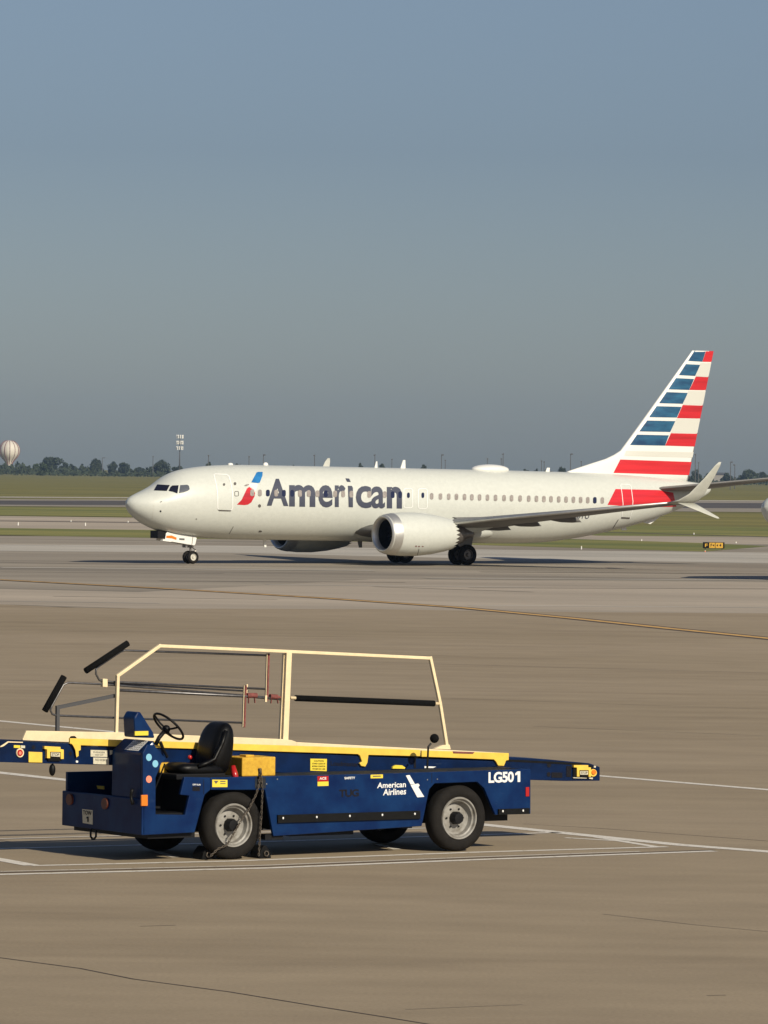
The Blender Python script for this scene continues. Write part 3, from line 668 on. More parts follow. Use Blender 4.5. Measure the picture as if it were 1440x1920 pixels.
for L_ in ([(1206, 980), (1219, 982.5), (1238, 968), (1226, 969)], [(1163, 989), (1173, 988), (1175, 994), (1166, 994.5)]):
    MB().prism([alocal(a_, b_, 0) for a_, b_ in L_], -.03, .03).build('lower_antenna', M['white'], air)
for x, y0, y1, wd in ((495, 1010, 1026, 3.5), (673, 1012, 1027, 5)):
    a = alocal(x-wd, y0, 0); b = alocal(x+wd, y0, 0); c = alocal(x+wd*1.1, y1, 0); d = alocal(x+wd*.1, y1, 0)
    MB().prism([(a[0], a[1]+.25), (b[0], b[1]+.25), c, d], -.03, .03).build('lower_antenna', M['white'] if x != 673 else M['wing'], air)

# second airliner: a larger one following, only its nose inside the frame
air2 = copy_tree(air); S2 = 1.12
n2p = ray(1428, 950); tt = 258.75/n2p.y
air2.location = (n2p.x*tt + .12, 258.75, 0); air2.scale = (S2, S2, S2)
tag(air2, 'airliner at the right edge of the picture, only the tip of its white nose visible', 'airplane', 'airliners on the taxiway')

# ================================================================== BELT LOADER
L_ROT = R(34.7)
W0 = gnd(440, 1612); ux = Vector((math.cos(L_ROT), math.sin(L_ROT), 0)); uy = Vector((-math.sin(L_ROT), math.cos(L_ROT), 0))
def sideu(x, y, P0, yy):
    d = ray(x, y); n = uy; t = ((P0 + n*yy - CAM).dot(n)) / d.dot(n); p = CAM + d*t; return p
P0 = W0 - uy*.02
c0 = sideu(268, 1566, P0, 0); L_LOC = Vector((c0.x, c0.y, 0))
def S(x, y, yy=0.0):
    p = sideu(x, y, L_LOC, yy) - L_LOC; return (p.dot(ux), p.z)
def S3(x, y, yy=0.0):
    u, z = S(x, y, yy); return (u, yy, z)
def F(x, y, xx=0.0):                            # on the plane local x = xx (front face): returns (y,z)
    d = ray(x, y); t = ((L_LOC + ux*xx - CAM).dot(ux)) / d.dot(ux); p = CAM + d*t - L_LOC; return (p.dot(uy), p.z)
W = F(118, 1552)[0]
print('LOADER', 'len', S(995, 1480)[0], 'width', W, 'ztop', S(700, 1450)[1], 'zbot', S(268, 1566)[1], 'loc', L_LOC, 'wheels', S(440, 1551), S(863, 1535), S(440, 1510), 'conv', S(0, 1428, .95), S(1125, 1463, .95))
ld = empty('belt_loader', L_LOC, L_ROT)
tag(ld, 'navy blue belt loader with yellow conveyor guard, cream handrail and LG501 on its side', 'belt loader')
SP = lambda L, yy=0.0: [S(x, y, yy) for x, y in L]
# main body side
zdeck = S(700, 1451)[1]
main = [(395, 1458), (500, 1455.5), (700, 1451), (995, 1442), (995, 1526), (929, 1528), (908, 1478), (895, 1466), (815, 1469), (805, 1480), (791, 1549), (513, 1568), (497, 1481), (395, 1481)]
body = MB().prism(SP(main), 0, .05).build('side_panel', M['navy'], ld, bevel=.008)
frontp = [(268, 1566), (268, 1412), (276, 1396), (289, 1397), (311, 1423), (303, 1431), (292, 1458), (292, 1527), (347, 1528), (355, 1492), (338, 1490), (346, 1457), (394.6, 1458), (394.6, 1481), (384, 1490), (365, 1561)]
fp = MB().prism(SP(frontp), 0, .05).build('cab_side_panel', M['navy'], ld, bevel=.008)
uR = S(995, 1480)[0]
# far side panel (same outline), rear panel, deck
MB().prism(SP(main), W-.05, W).build('side_panel', M['navy'], ld, bevel=.008)
zb1 = S(268, 1566)[1]; zr0 = S(995, 1526)[1]; zr1 = S(995, 1442)[1]
MB().box(uR-.05, uR-.003, .052, W-.052, zr0, zr1-.004).build('rear_panel', M['navy'], ld, bevel=.006)
ud0 = S(395, 1458)[0]
zA, zB = S(395, 1459)[1]-.012, zr1-.012
MB().add([(ud0, .052, zA), (uR-.06, .052, zB), (uR-.06, W-.052, zB), (ud0, W-.052, zA), (ud0, .052, zA-.03), (uR-.06, .052, zB-.03), (uR-.06, W-.052, zB-.03), (ud0, W-.052, zA-.03)], [(0,1,2,3),(7,6,5,4),(0,4,5,1),(1,5,6,2),(2,6,7,3),(3,7,4,0)]).build('deck', M['deck'], ld)
# chassis (dark underside)
u1, u2 = S(515, 1560)[0], S(790, 1548)[0]; zc0 = S(650, 1556)[1]
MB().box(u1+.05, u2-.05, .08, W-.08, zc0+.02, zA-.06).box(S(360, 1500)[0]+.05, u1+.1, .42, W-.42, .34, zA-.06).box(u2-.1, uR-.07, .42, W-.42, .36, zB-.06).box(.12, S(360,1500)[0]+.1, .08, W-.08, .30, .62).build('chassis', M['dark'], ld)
MB().box(u1-.12, u1+.16, .04, .2, .24, .31).box(u2-.28, u2-.12, .04, .2, .33, .38).box(u1+.3, u1+1.3, .1, .4, .27, .34).build('underframe', M['dark'], ld)
# front face
zt_low = F(118, 1447)[1]; zmid = F(118, 1482)[1]
fy = lambda x, y: F(x, y)
ytow = F(208, 1480)[0]                         # tower inner side
zbf = F(118, 1550)[1]
ff = MB()
ff.prismx([(.0, zb1), (W, zbf+.02), (W, zmid), (0.0, zmid)], -.02, .03)
ff.build('front_panel', M['navy'], ld, bevel=.012)
MB().box(.03, .95, W-.05, W, zbf+.02, zt_low).build('hood_wall', M['navy'], ld, bevel=.006)
MB().box(.03, .95, ytow+.03, W-.052, zmid-.16, zmid-.12).box(.9, .95, ytow+.03, W-.052, zmid-.12, zt_low).build('hood_tray', M['navyd'], ld)
# dash tower
ztow = F(210, 1411)[1]
tow_d = .42
tw = MB(); zc_f = F(214, 1405)[1]
ztf = S(268, 1412)[1]
uc = S(282, 1388, .15)[0]; zc_b = S(282, 1387, .15)[1]
tw.prism([(.0, zmid-.02), (.0, ztf), (uc, zc_b), (uc+.03, zc_b-.12), (uc+.03, zmid-.02)], .052, ytow)
tw.build('dash_tower', M['navy'], ld, bevel=.03)
# placard on the sloped face
sl_d = Vector((uc, 0, zc_b-ztf)); sl_l = sl_d.length; sl_d.normalize(); sl_n = Vector((-sl_d.z, 0, sl_d.x))
def onslope(a, y, off=.004):
    p = Vector((0, y, ztf)) + sl_d*(a*sl_l) + sl_n*off; return (p.x, p.y, p.z)
pl = MB().add([onslope(.1, .16), onslope(.92, .16), onslope(.92, .5), onslope(.1, .5)], [(0, 1, 2, 3)]).build('placard', M['white'], ld)
mb = MB()
for i in range(7):
    y = .19 + .043*i
    for k in range(5):
        a = .16 + .15*k; q = random.uniform(.06, .12)
        mb.add([onslope(a, y, .006), onslope(a+q, y, .006), onslope(a+q, y+.02, .006), onslope(a, y+.02, .006)], [(0, 1, 2, 3)])
mb.build('placard_print', M['inkd'], pl)
# instrument cowl
hm = MB(); yh0, yh1 = .22, .62
A = S(238, 1378, yh0); 
prof = [S(243, 1382, .3), S(241, 1345, .3), S(247, 1334, .3), S(253, 1334, .3), S(277, 1372, .3), S(280, 1383, .3)]
hm.prism([(u, z) for u, z in prof], .16, .44).build('instrument_cowl', M['navy'], ld, bevel=.02)
a = S(252, 1374, .15); b = S(277, 1374, .15)
MB().box(a[0], b[0], .135, .158, a[1]-.035, a[1]+.02).build('label', M['labely'], ld)
# steering wheel
sc_ = Vector(S3(316, 1362, .42)); al = R(45); nrm = Vector((math.sin(al), 0, math.cos(al))); dv = Vector((math.cos(al), 0, -math.sin(al))); yv = Vector((0, 1, 0))
RW = .235
sw = empty('steering_wheel', tuple(sc_), 0, ld)
rimp = [(dv*math.cos(t)+yv*math.sin(t))*RW for t in [2*math.pi*k/40 for k in range(41)]]
MB().tube(rimp, .016, 8, cap=False).build('rim', M['blackp'], sw, smooth=True)
mb = MB()
for t in (90, 210, 330):
    e = (dv*math.cos(R(t-180))+yv*math.sin(R(t-180)))*RW; mb.tube([-nrm*.05, e*.5-nrm*.035, e], .013, 6)
mb.build('spoke', M['blackp'], sw, smooth=True)
MB().ball(tuple(-nrm*.05), .055, .055, .055).build('hub', M['blackp'], sw, smooth=True)
e = Vector(S3(292, 1396, .42)) - sc_
MB().tube([-nrm*.05, -nrm*.2, e], .028, 10).build('steering_column', M['blackp'], sw, smooth=True)
# footwell floor, inner console
uo0, zo0 = S(292, 1527); uo1, _ = S(348, 1527)
MB().box(uo0-.1, uo1+.15, .052, .78, zo0-.05, zo0-.012).box(uc+.04, uo1+.5, .77, .795, zo0, zA+.05).box(uo1+.12, uo1+.17, .052, .76, zo0, zA-.02).build('footwell', M['dark'], ld)
a = S(300, 1455, .60); b = S(327, 1430, .60)
MB().box(a[0], b[0], .60, .76, a[1], b[1]).build('pedal_guard', M['yellowd'], ld, bevel=.01)
MB().tube([S3(291, 1478, .3), S3(309, 1432, .3)], .012, 6).tube([S3(300, 1392, .3), S3(314, 1420, .3)], .02, 8).build('lever', M['blackp'], ld)
MB().box(S(343, 1456)[0], S(435, 1456)[0], .15, .78, zA-.01, S(400, 1449, .3)[1]).build('seat_base', M['dark'], ld, bevel=.01)
# seat
st = empty('seat', (0, 0, 0), 0, ld)
ys0, ys1 = .22, .74
def cushion(name, prof_px, yy, w0, w1, bulge, m):
    pr = [S(x, y, yy) for x, y in prof_px]; mb = MB(); n = len(pr); ny = 8; cu = sum(p[0] for p in pr)/n; cz = sum(p[1] for p in pr)/n; vs = []; fs = []
    for j in range(ny+1):
        t = -1 + 2*j/ny; k = (1-abs(t)**4)**.5*.25 + .75 if abs(t) < 1 else .62
        for u, z in pr: vs.append((cu+(u-cu)*k, (w0+w1)/2 + t*(w1-w0)/2, cz+(z-cz)*k))
    for j in range(ny):
        for i in range(n): fs.append((j*n+i, j*n+(i+1) % n, (j+1)*n+(i+1) % n, (j+1)*n+i))
    fs.append(tuple(range(n))); fs.append(tuple(ny*n+i for i in range(n)))
    return mb.add(vs, fs).build(name, m, st, smooth=True, sub=1)
cushion('backrest', [(392, 1438), (396, 1405), (404, 1376), (414, 1359), (425, 1353), (434, 1357), (438, 1372), (437, 1405), (431, 1436), (424, 1452), (410, 1454), (398, 1450)], .3, ys0-.02, ys1, 0, M['vinyl'])
cushion('seat_cushion', [(331, 1446), (330, 1438), (338, 1431), (360, 1430), (385, 1434), (420, 1432), (424, 1450), (410, 1457), (360, 1458), (345, 1455)], .3, ys0-.03, ys1, 0, M['vinyl'])
for yb in (ys0-.03, ys1-.02):
    MB().tube([S3(372, 1437, yb), S3(388, 1431, yb), S3(402, 1424, yb), S3(416, 1395, yb), S3(424, 1370, yb)], .03, 8).build('bolster', M['vinyl'], st, smooth=True)
# yellow box
a = S(454, 1453, .30); b = S(517, 1419, .30)
yb_ = MB().box(a[0], b[0], .30, .72, a[1]-.02, b[1]).build('battery_box', M['yellowd'], ld, bevel=.012)
MB().box(a[0]+.12, a[0]+.25, .4, .55, b[1], b[1]+.025).build('handle', M['yellowd'], yb_, bevel=.005)
a = S(434, 1466, .04); 
MB().tube([S3(437, 1436, .2), S3(440, 1452, .16), S3(444, 1466, .12)], .03, 10, radii=[.03, .045, .03]).build('warning_lamp', M['redl'], ld, smooth=True)
MB().ball(S3(356, 1420, .5), .03).build('gear_knob', M['redl'], ld, smooth=True)
# knob stalk
MB().tube([S3(801, 1442, .3), S3(803, 1400, .3), S3(808, 1394, .3)], .014, 8).build('lever', M['blackp'], ld)
MB().ball(S3(814.5, 1384.5, .3), .062).build('lever_knob', M['foam'], ld, smooth=True)
# wheels
def lwheel(px, py, face_y=.02, r=.44):
    u, z = S(px, py, face_y); wl = empty('wheel', (u, face_y, r), 0, ld)
    s = 1 if face_y < 1 else -1; a = .24
    f = lambda L: [(s*p, q) for p, q in L]
    MB().lathe(f([(.03, r*.64), (.004, r*.70), (0, r*.80), (.012, r*.90), (.035, r*.97), (.075, r), (a-.07, r), (a-.03, r*.97), (a, r*.85), (a, r*.68)]), (0, 0, 0), 'y', 56).build('tyre', M['tyre'], wl, auto=45)
    rm = MB().lathe(f([(.03, r*.645), (.012, r*.63), (.016, r*.59), (.05, r*.565), (.06, r*.52), (.13, r*.50), (.15, r*.44), (.13, r*.20), (.12, 0)]), (0, 0, 0), 'y', 48).build('rim', M['rim'], wl, auto=35)
    MB().lathe(f([(.14, r*.2), (.05, r*.19), (.02, r*.16), (.012, 0)]), (0, 0, 0), 'y', 10).build('hub', M['dark'], wl, auto=30)
    mb = MB()
    for k in range(6):
        t = math.pi*k/3; mb.ball((r*.30*math.cos(t), s*.125, r*.30*math.sin(t)), .014, .014, .014, 8, 6)
    mb.build('lug_nut', M['dark'], wl)
    return u
uF = lwheel(440, 1551); uB = lwheel(863, 1535)
for u in (uF, uB):
    src = [c for c in ld.children if c.name.startswith('wheel') and abs(c.location.x-u) < 1e-4][0]
    c = copy_tree(src, ld); c.location = (u, W-.02, .44); c.rotation_euler = (0, 0, math.pi)
MB().tube([(uF, .2, .435), (uF, W-.2, .435)], .07, 10).tube([(uB, .2, .435), (uB, W-.2, .435)], .09, 10).build('axle', M['dark'], ld, smooth=True)
# bumper strips
def sbox(name, x0, y0, x1, y1, x2, y2, x3, y3, t0, t1, m, parent=None, bev=.003):
    return MB().prism(SP([(x0, y0), (x1, y1), (x2, y2), (x3, y3)]), t0, t1).build(name, m, parent or ld, bevel=bev)
bp = sbox('rub_rail', 519, 1528, 786, 1520, 786, 1535, 519, 1543, -.03, -.001, M['rubber'])
mb = MB()
for x, y in ((531, 1534), (594, 1532), (656, 1530), (717, 1528), (778, 1526)): mb.ball(S3(x, y, -.03), .013, .008, .016, 8, 6)
mb.build('bolt', M['decalw'], bp)
bp2 = sbox('rub_rail', 933, 1517, 991, 1515, 991, 1526, 933, 1527.5, -.03, -.001, M['rubber'])
mb = MB()
for x, y in ((943, 1521), (981, 1520)): mb.ball(S3(x, y, -.03), .013, .008, .016, 8, 6)
mb.build('bolt', M['decalw'], bp2)
sbox('reflector', 985, 1476, 991.5, 1475.6, 991.5, 1493, 985, 1493.4, -.012, -.001, M['redl'])
sbox('amber_lamp', 263, 1490.5, 275, 1490, 275, 1511, 263, 1511, -.03, -.001, M['orange'], bev=.006)
for x, y, m in ((279, 1420, 'cyan'), (291, 1432, 'cyan'), (279, 1461, 'salmon')):
    MB().prism(SP(circ(x, y, 5.4, 6.8)), -.004, -.001).build('sticker', M[m], ld)
# flat marks on the loader's side
def lpoly(name, polys, m, yy, parent):
    mb = MB()
    for P in polys: mb.add([S3(x, y, yy) for x, y in P], [tuple(range(len(P)))])
    return mb.build(name, m, parent)
def ltext(name, s, quad, m, yy, parent, bold=.01, spacing=1.0):
    vs, fs = text_tris(s, bold, 0, spacing); a, b, c, d = quad; P = []
    for x, y in vs:
        tx, ty = (a[0]+(b[0]-a[0])*x, a[1]+(b[1]-a[1])*x); bx, by = (d[0]+(c[0]-d[0])*x, d[1]+(c[1]-d[1])*x)
        P.append(S3(bx+(tx-bx)*y, by+(ty-by)*y, yy))
    return MB().add(P, fs).build(name, m, parent)
ltext('fleet_number', 'LG50', ((916, 1447.6), (963.5, 1446.4), (963.5, 1466.6), (916, 1468.2)), M['decalw'], -.004, body, .035, .93)
lpoly('fleet_number', [[(970.5, 1446.3), (975.5, 1446.2), (975.5, 1466), (970.5, 1466.2), (970.5, 1452), (966, 1454), (966, 1450)]], M['decalw'], -.004, body)
ltext('company_name', 'American', ((708, 1467.5), (761, 1465), (761, 1476), (707, 1478)), M['decalw'], -.004, body, .02)
ltext('company_name', 'Airlines', ((719, 1479.5), (762, 1477.5), (761, 1489.5), (718, 1491.5)), M['decalw'], -.004, body, .02)
lpoly('emblem', [[(761, 1454), (768, 1453), (778, 1470), (770, 1471)], [(770, 1472), (784, 1469), (787, 1472), (784.5, 1476), (795.5, 1494), (782.5, 1495)]], M['decalw'], -.004, body)
ltext('maker_name', 'TUG', ((636, 1480.5), (673, 1479.5), (673, 1493.5), (636, 1495)), M['ink'], -.003, body, .035, .9)
sticker = lambda n, q, m, yy=-.003, par=None: lpoly(n, [q], m, yy, par or body)
a = sticker('red_label', [(595, 1455.5), (616, 1454.8), (616, 1465), (595.5, 1465.6)], M['redl']); sticker('yellow_label', [(595.5, 1465.8), (616, 1465.2), (616, 1473.4), (595.5, 1474)], M['labely'])
ltext('label_print', 'ACE', ((599, 1457.5), (612, 1457), (612, 1461.6), (599, 1462)), M['decalw'], -.005, body, .03)
ltext('safety_print', 'SAFETY', ((646, 1456.8), (666, 1456.2), (666, 1460.6), (646, 1461.2)), M['decalw'], -.004, body, .03)
sticker('yellow_label', [(695, 1452.6), (718, 1452), (718, 1459), (695, 1459.4)], M['labely'])
lpoly('label_print', [[(699, 1454.6), (714, 1454.2), (714, 1456.2), (699, 1456.6)]], M['inkd'], -.005, body)
a = lpoly('yellow_label', [[(398, 1461.8), (426.5, 1462.2), (426.5, 1475.8), (398, 1475.8)]], M['labely'], -.004, body)
lpoly('label_print', [[(401, 1464), (410, 1464), (405, 1470)], [(413, 1464), (423, 1464.2), (423, 1466), (413, 1466)], [(413, 1468.5), (423, 1468.5), (423, 1470), (413, 1470)]], M['inkd'], -.006, body)
ltext('panel_print', 'OFF RUN', ((361, 1469.5), (376, 1470), (376, 1472.8), (361, 1472.6)), M['decalw'], -.004, fp, .02)
lpoly('key_switch', [[(361, 1474.5), (375, 1474.5), (375, 1483), (361, 1483)]], M['ink'], -.004, fp)
lpoly('panel_gap', [[(381.5, 1461), (382.5, 1461), (382.5, 1489), (381.5, 1489)]], M['ink'], -.002, fp)  # thin dark line along the panel gap
lpoly('panel_seam', [[(809.2, 1449), (810.2, 1449), (810.2, 1468), (809.2, 1468)]], M['ink'], -.002, body)
for x, y in ((801.5, 1462), (820, 1461), (520, 1461), (500, 1470)): MB().ball(S3(x, y, -.003), .009, .006, .009, 8, 6).build('bolt', M['rim'], body)
# front face fittings
def fpoly(name, P, m, xx, parent=None, x2=None):
    pts = [F(x, y, xx) for x, y in P]
    return MB().prismx(pts, xx, (x2 if x2 is not None else xx+.015)).build(name, m, parent or ld)
for x, y in ((129, 1499), (195, 1507)):
    fpoly('marker_lamp', circ(x, y, 5.5, 10.5), M['lensd'], -.05, x2=-.021)
pt = fpoly('tow_plate', [(154, 1517), (173, 1519), (173, 1546), (155, 1543)], M['labelw'], -.03, x2=-.021)
def ftext(name, s, quad, m, xx, parent, bold=.02):
    vs, fs = text_tris(s, bold); a, b, c, d = quad; P = []
    for x, y in vs:
        tx, ty = (a[0]+(b[0]-a[0])*x, a[1]+(b[1]-a[1])*x); bx, by = (d[0]+(c[0]-d[0])*x, d[1]+(c[1]-d[1])*x)
        q = F(bx+(tx-bx)*y, by+(ty-by)*y, xx); P.append((xx, q[0], q[1]))
    return MB().add(P, fs).build(name, m, parent)
ftext('tow_print', 'TOW', ((155.5, 1519), (171.5, 1521), (171.5, 1529), (155.5, 1527)), M['ink'], -.034, pt)
MB().add([(-.034, *F(x, y, -.034)) for x, y in ((163.5, 1531), (166, 1531.3), (166, 1541.3), (163.5, 1541), (163.5, 1534), (161.8, 1535), (161.8, 1533))], [tuple(range(7))]).build('tow_print', M['ink'], pt)
lp = [F(x, y, -.03) for x, y in ((170, 1554), (170, 1568), (173, 1573), (177, 1573), (180, 1568), (180, 1556))]
MB().tube([(-.03, y, z) for y, z in lp], .014, 8).build('tow_loop', M['dark'], ld, smooth=True)
lp = [F(x, y, -.05) for x, y in ((248, 1480), (246, 1488), (246, 1498), (249, 1508))]
MB().tube([(-.05, y, z) for y, z in lp], .02, 8).build('grab_handle', M['blackp'], ld, smooth=True)
fpoly('yellow_strip', [(142, 1470), (168, 1474), (168, 1478), (142, 1474)], M['yellow'], .4)
fpoly('yellow_strip', [(181, 1473), (194, 1474), (194, 1480), (183, 1479)], M['yellow'], .4)

# ------------- conveyor (near side frame at local y = YC, far side at YF)
YC, YF = .80, 1.46
cv = empty('conveyor', (0, 0, 0), 0, ld)
secA = [(-70, 1397), (0, 1398), (12, 1391), (130, 1396), (140, 1400), (205, 1404), (205, 1434.5), (138, 1433), (0, 1429), (-70, 1426)]
frA = SP([(-90, 1385), (0, 1388.5), (205, 1397), (800, 1423), (953, 1428), (953, 1468), (600, 1452), (205, 1434.5), (138, 1433), (0, 1429), (-90, 1425)], YC)
frame = MB().prism(frA, YC, YC+.05).prism(frA, YF-.05, YF).build('frame', M['navyd'], cv, bevel=.006)
frB = SP([(945, 1419), (1030, 1424), (1105, 1431), (1125, 1438), (1125, 1464), (1060, 1464.5), (945, 1461)], YC+.06)
rf = MB().prism(frB, YC+.06, YF-.06).build('rear_section', M['navyd'], cv, bevel=.01)
bl = SP([(-90, 1386), (0, 1390), (953, 1424), (1095, 1431)], YC)
MB().prism(bl + [(u, z-.03) for u, z in bl[::-1]], YC+.055, YF-.055).build('belt', M['rubber'], cv)
MB().prism(SP([(5, 1396), (14, 1390), (42, 1391), (42, 1392.6), (15, 1392), (6, 1399), (0, 1401), (0, 1399)], YC), YC-.012, YC-.001).build('edge_trim', M['cream'], cv)
# yellow guard
g1 = SP([(130, 1384), (130, 1394), (137, 1397), (203, 1399), (670, 1414), (674, 1417), (678, 1428), (673, 1431), (676, 1436), (684, 1437.5), (688, 1430), (690, 1415.5), (787, 1418), (787, 1406)], YC-.02)
g2 = SP([(789.5, 1407), (789.5, 1419), (795, 1419), (925, 1424), (929, 1428), (933, 1435.5), (944, 1436), (948, 1426), (953, 1425), (953, 1412)], YC-.02)
MB().prism(g1, YC-.035, YC-.002).build('yellow_guard', M['yellow'], cv, bevel=.006)
MB().prism(g2, YC-.035, YC-.002).build('yellow_guard', M['yellow'], cv, bevel=.006)
MB().prism(SP([(134, 1394), (151, 1396), (151, 1406), (147, 1408), (147, 1417), (143, 1420), (141, 1406), (137, 1398)], YC-.04), YC-.045, YC-.036).build('latch', M['yellow'], cv)
MB().prism(SP([(131, 1384.5), (134, 1380.5), (139, 1380), (143, 1384)], YC+.02), YC+.0, YC+.04).build('pin', M['blackp'], cv)
MB().prism(SP([(849, 1408.6), (890, 1410), (887, 1413.5), (850, 1412.5)], YC-.04), YC-.04, YC-.036).build('wear_plate', M['rust'], cv)
# cream far guard
gc = SP([(43, 1386), (50, 1370), (217, 1373), (533, 1386), (548, 1388), (556, 1391), (556, 1402), (43, 1392)], YF)
MB().prism(gc, YF+.002, YF+.04).build('cream_guard', M['cream'], cv, bevel=.006)
gc = SP([(556, 1391.5), (953, 1412), (953, 1420), (556, 1402)], YF)
MB().prism(gc, YF+.002, YF+.04).build('cream_guard', M['cream'], cv, bevel=.006)
# conveyor side fittings
q = lambda L, yy: [S3(x, y, yy) for x, y in L]
def cprism(name, L, t, m, par=None, y0=None, bev=0):
    y0 = YC if y0 is None else y0
    return MB().prism(SP(L, y0-t), y0-t, y0-.001).build(name, m, par or cv, bevel=bev)
cprism('stop_button', circ(38, 1411.5, 7, 8.5), .02, M['cream']); cprism('stop_button_core', circ(38, 1411.5, 5, 6), .03, M['redl']); cprism('button_face', circ(38, 1412, 2.6, 3.4, 8), .035, M['salmon'])
cprism('label', [(26, 1397), (38, 1397.5), (38, 1402.5), (26, 1402)], .008, M['labely']); cprism('label', [(39, 1397.6), (47, 1398), (47, 1402.8), (39, 1402.6)], .008, M['labelw'])
cprism('cover_plate', [(54, 1409.5), (79.5, 1410.5), (79.5, 1430), (54, 1429.5)], .02, M['yellow'], bev=.004)
cprism('port', circ(63, 1401, 3.4, 4, 10), .004, M['ink'])
cprism('control_box', [(90, 1407), (114, 1408), (114, 1427), (90, 1426)], .03, M['blackp'])
cprism('control_bracket', [(83.5, 1399), (113.5, 1400.5), (113.5, 1404.5), (119.5, 1405.5), (119.5, 1423), (114, 1423), (114, 1410), (94, 1409.5), (94, 1421.5), (88.5, 1421.5), (88.5, 1405), (83.5, 1404)], .05, M['yellow'])
c = cprism('control_label', [(95.5, 1410.5), (112.5, 1411.3), (112.5, 1419), (95.5, 1418)], .034, M['labelw'])
ltext('control_print', 'STOP', ((97, 1412), (111, 1412.6), (111, 1417.6), (97, 1417)), M['ink'], YC-.036, c)
MB().ball(S3(98, 1443.5, YC+.05), .042, .042, .078).build('rubber_stop', M['blackp'], cv, smooth=True)
MB().tube([S3(99, 1432, YC+.05), S3(98.5, 1438, YC+.05)], .012, 6).build('stop_stem', M['blackp'], cv)
for L, m in (([(170, 1406), (202, 1407), (202, 1419.5), (170, 1418.5)], 'labelw'), ([(175, 1420.3), (204, 1421), (204, 1433.5), (175, 1432.5)], 'labelw'), ([(206, 1406.8), (216, 1407), (212, 1413), (206, 1416)], 'labelw')):
    o = cprism('label', L, .006, M[m])
ltext('label_print', 'DANGER', ((175, 1408.5), (197, 1409.5), (197, 1412.5), (175, 1411.5)), M['inkd'], YC-.008, cv); ltext('label_print', 'KEEP OFF', ((178, 1414), (194, 1414.5), (194, 1417), (178, 1416.5)), M['inkd'], YC-.008, cv)
ltext('label_print', 'NO RIDERS', ((179, 1422.5), (200, 1423.5), (200, 1427.5), (179, 1426.5)), M['inkd'], YC-.008, cv)
cprism('bolt', circ(144.5, 1428, 2.2, 2.2, 10), .012, M['decalw']); cprism('pin_hole', circ(132, 1413, 3, 4, 10), .004, M['ink'])
o = cprism('yellow_label', [(582, 1422.5), (613, 1423), (612.5, 1446), (582, 1445)], .008, M['labely'])
for k, s_ in enumerate(('CAUTION', 'STAND CLEAR OF', 'MOVING CONVEYOR', 'WHEN IN USE')):
    yy = 1425.2 + 5.0*k; ltext('label_print', s_, ((585.5+(3 if k == 0 else 0), yy), (610-(3 if k == 0 else 0), yy+.3), (610-(3 if k == 0 else 0), yy+3.2), (585.5+(3 if k == 0 else 0), yy+2.9)), M['ink'], YC-.01, cv, .02)
ltext('model_print', 'Loadmaster', ((620, 1426.5), (673, 1429), (673, 1437.5), (620, 1435.5)), M['ink'], YC-.004, cv, .02)
cprism('label_hump', [(736, 1441), (737, 1437.5), (742, 1434.5), (754, 1435), (760, 1439), (759, 1441.5)], .03, M['labely'])
cprism('seam_post', [(776, 1418), (780, 1418), (780, 1440), (776, 1440)], .006, M['ink'])
cprism('white_plate', [(796, 1436.5), (818, 1437.5), (812, 1440), (796, 1440)], .01, M['decalw'])
Y2 = YC+.06
for L in (circ(1029.5, 1434.5, 4, 4.6, 12), circ(1029, 1452, 3.8, 4.4, 12), [(1034, 1448), (1054.5, 1448.6), (1054.5, 1458.5), (1034, 1458)], [(1062, 1436), (1071.5, 1436.5), (1070.5, 1457), (1062, 1456.5)]):
    cprism('slot', L, .005, M['ink'], y0=Y2)
cprism('control_box', [(1075, 1434), (1111, 1435), (1111, 1460), (1075, 1460)], .02, M['blackp'], y0=Y2)
cprism('control_bracket', [(1076, 1434.5), (1103, 1434.6), (1103, 1438.6), (1108, 1439), (1108, 1456.5), (1104, 1456.5), (1104, 1444), (1086.5, 1444), (1086.5, 1456), (1082, 1456), (1082, 1439), (1076, 1438.6)], .045, M['yellow'], y0=Y2)
c = cprism('control_label', [(1088, 1445.5), (1102.5, 1445.5), (1102.5, 1452.5), (1088, 1452.5)], .03, M['labelw'], y0=Y2)
ltext('control_print', 'STOP', ((1089.5, 1446.6), (1101.5, 1446.6), (1101.5, 1451.4), (1089.5, 1451.4)), M['ink'], Y2-.032, c)
cprism('lamp_guard', circ(1112.5, 1449, 6.6, 7, 16), .03, M['yellow'], y0=Y2); cprism('stop_button', circ(1114, 1448, 4, 4.6, 14), .045, M['orange'], y0=Y2)
cprism('label', [(1114, 1435.5), (1117.5, 1436), (1117, 1439.5), (1113.5, 1439)], .02, M['labelw'], y0=Y2); cprism('label', [(1075, 1457.5), (1100, 1458.5), (1100, 1459.6), (1075, 1459)], .024, M['labelw'], y0=Y2); cprism('label', [(1104, 1458), (1112, 1458), (1111, 1461), (1105, 1460)], .024, M['labelw'], y0=Y2)
# conveyor supports
MB().box(.55, .75, YC+.1, YF-.1, zbf+.1, S(268, 1430, YC)[1]).box(2.2, 2.35, YC+.1, YF-.1, .6, .95).box(4.4, 4.55, YC+.1, YF-.1, .6, .85).build('conveyor_support', M['dark'], cv)

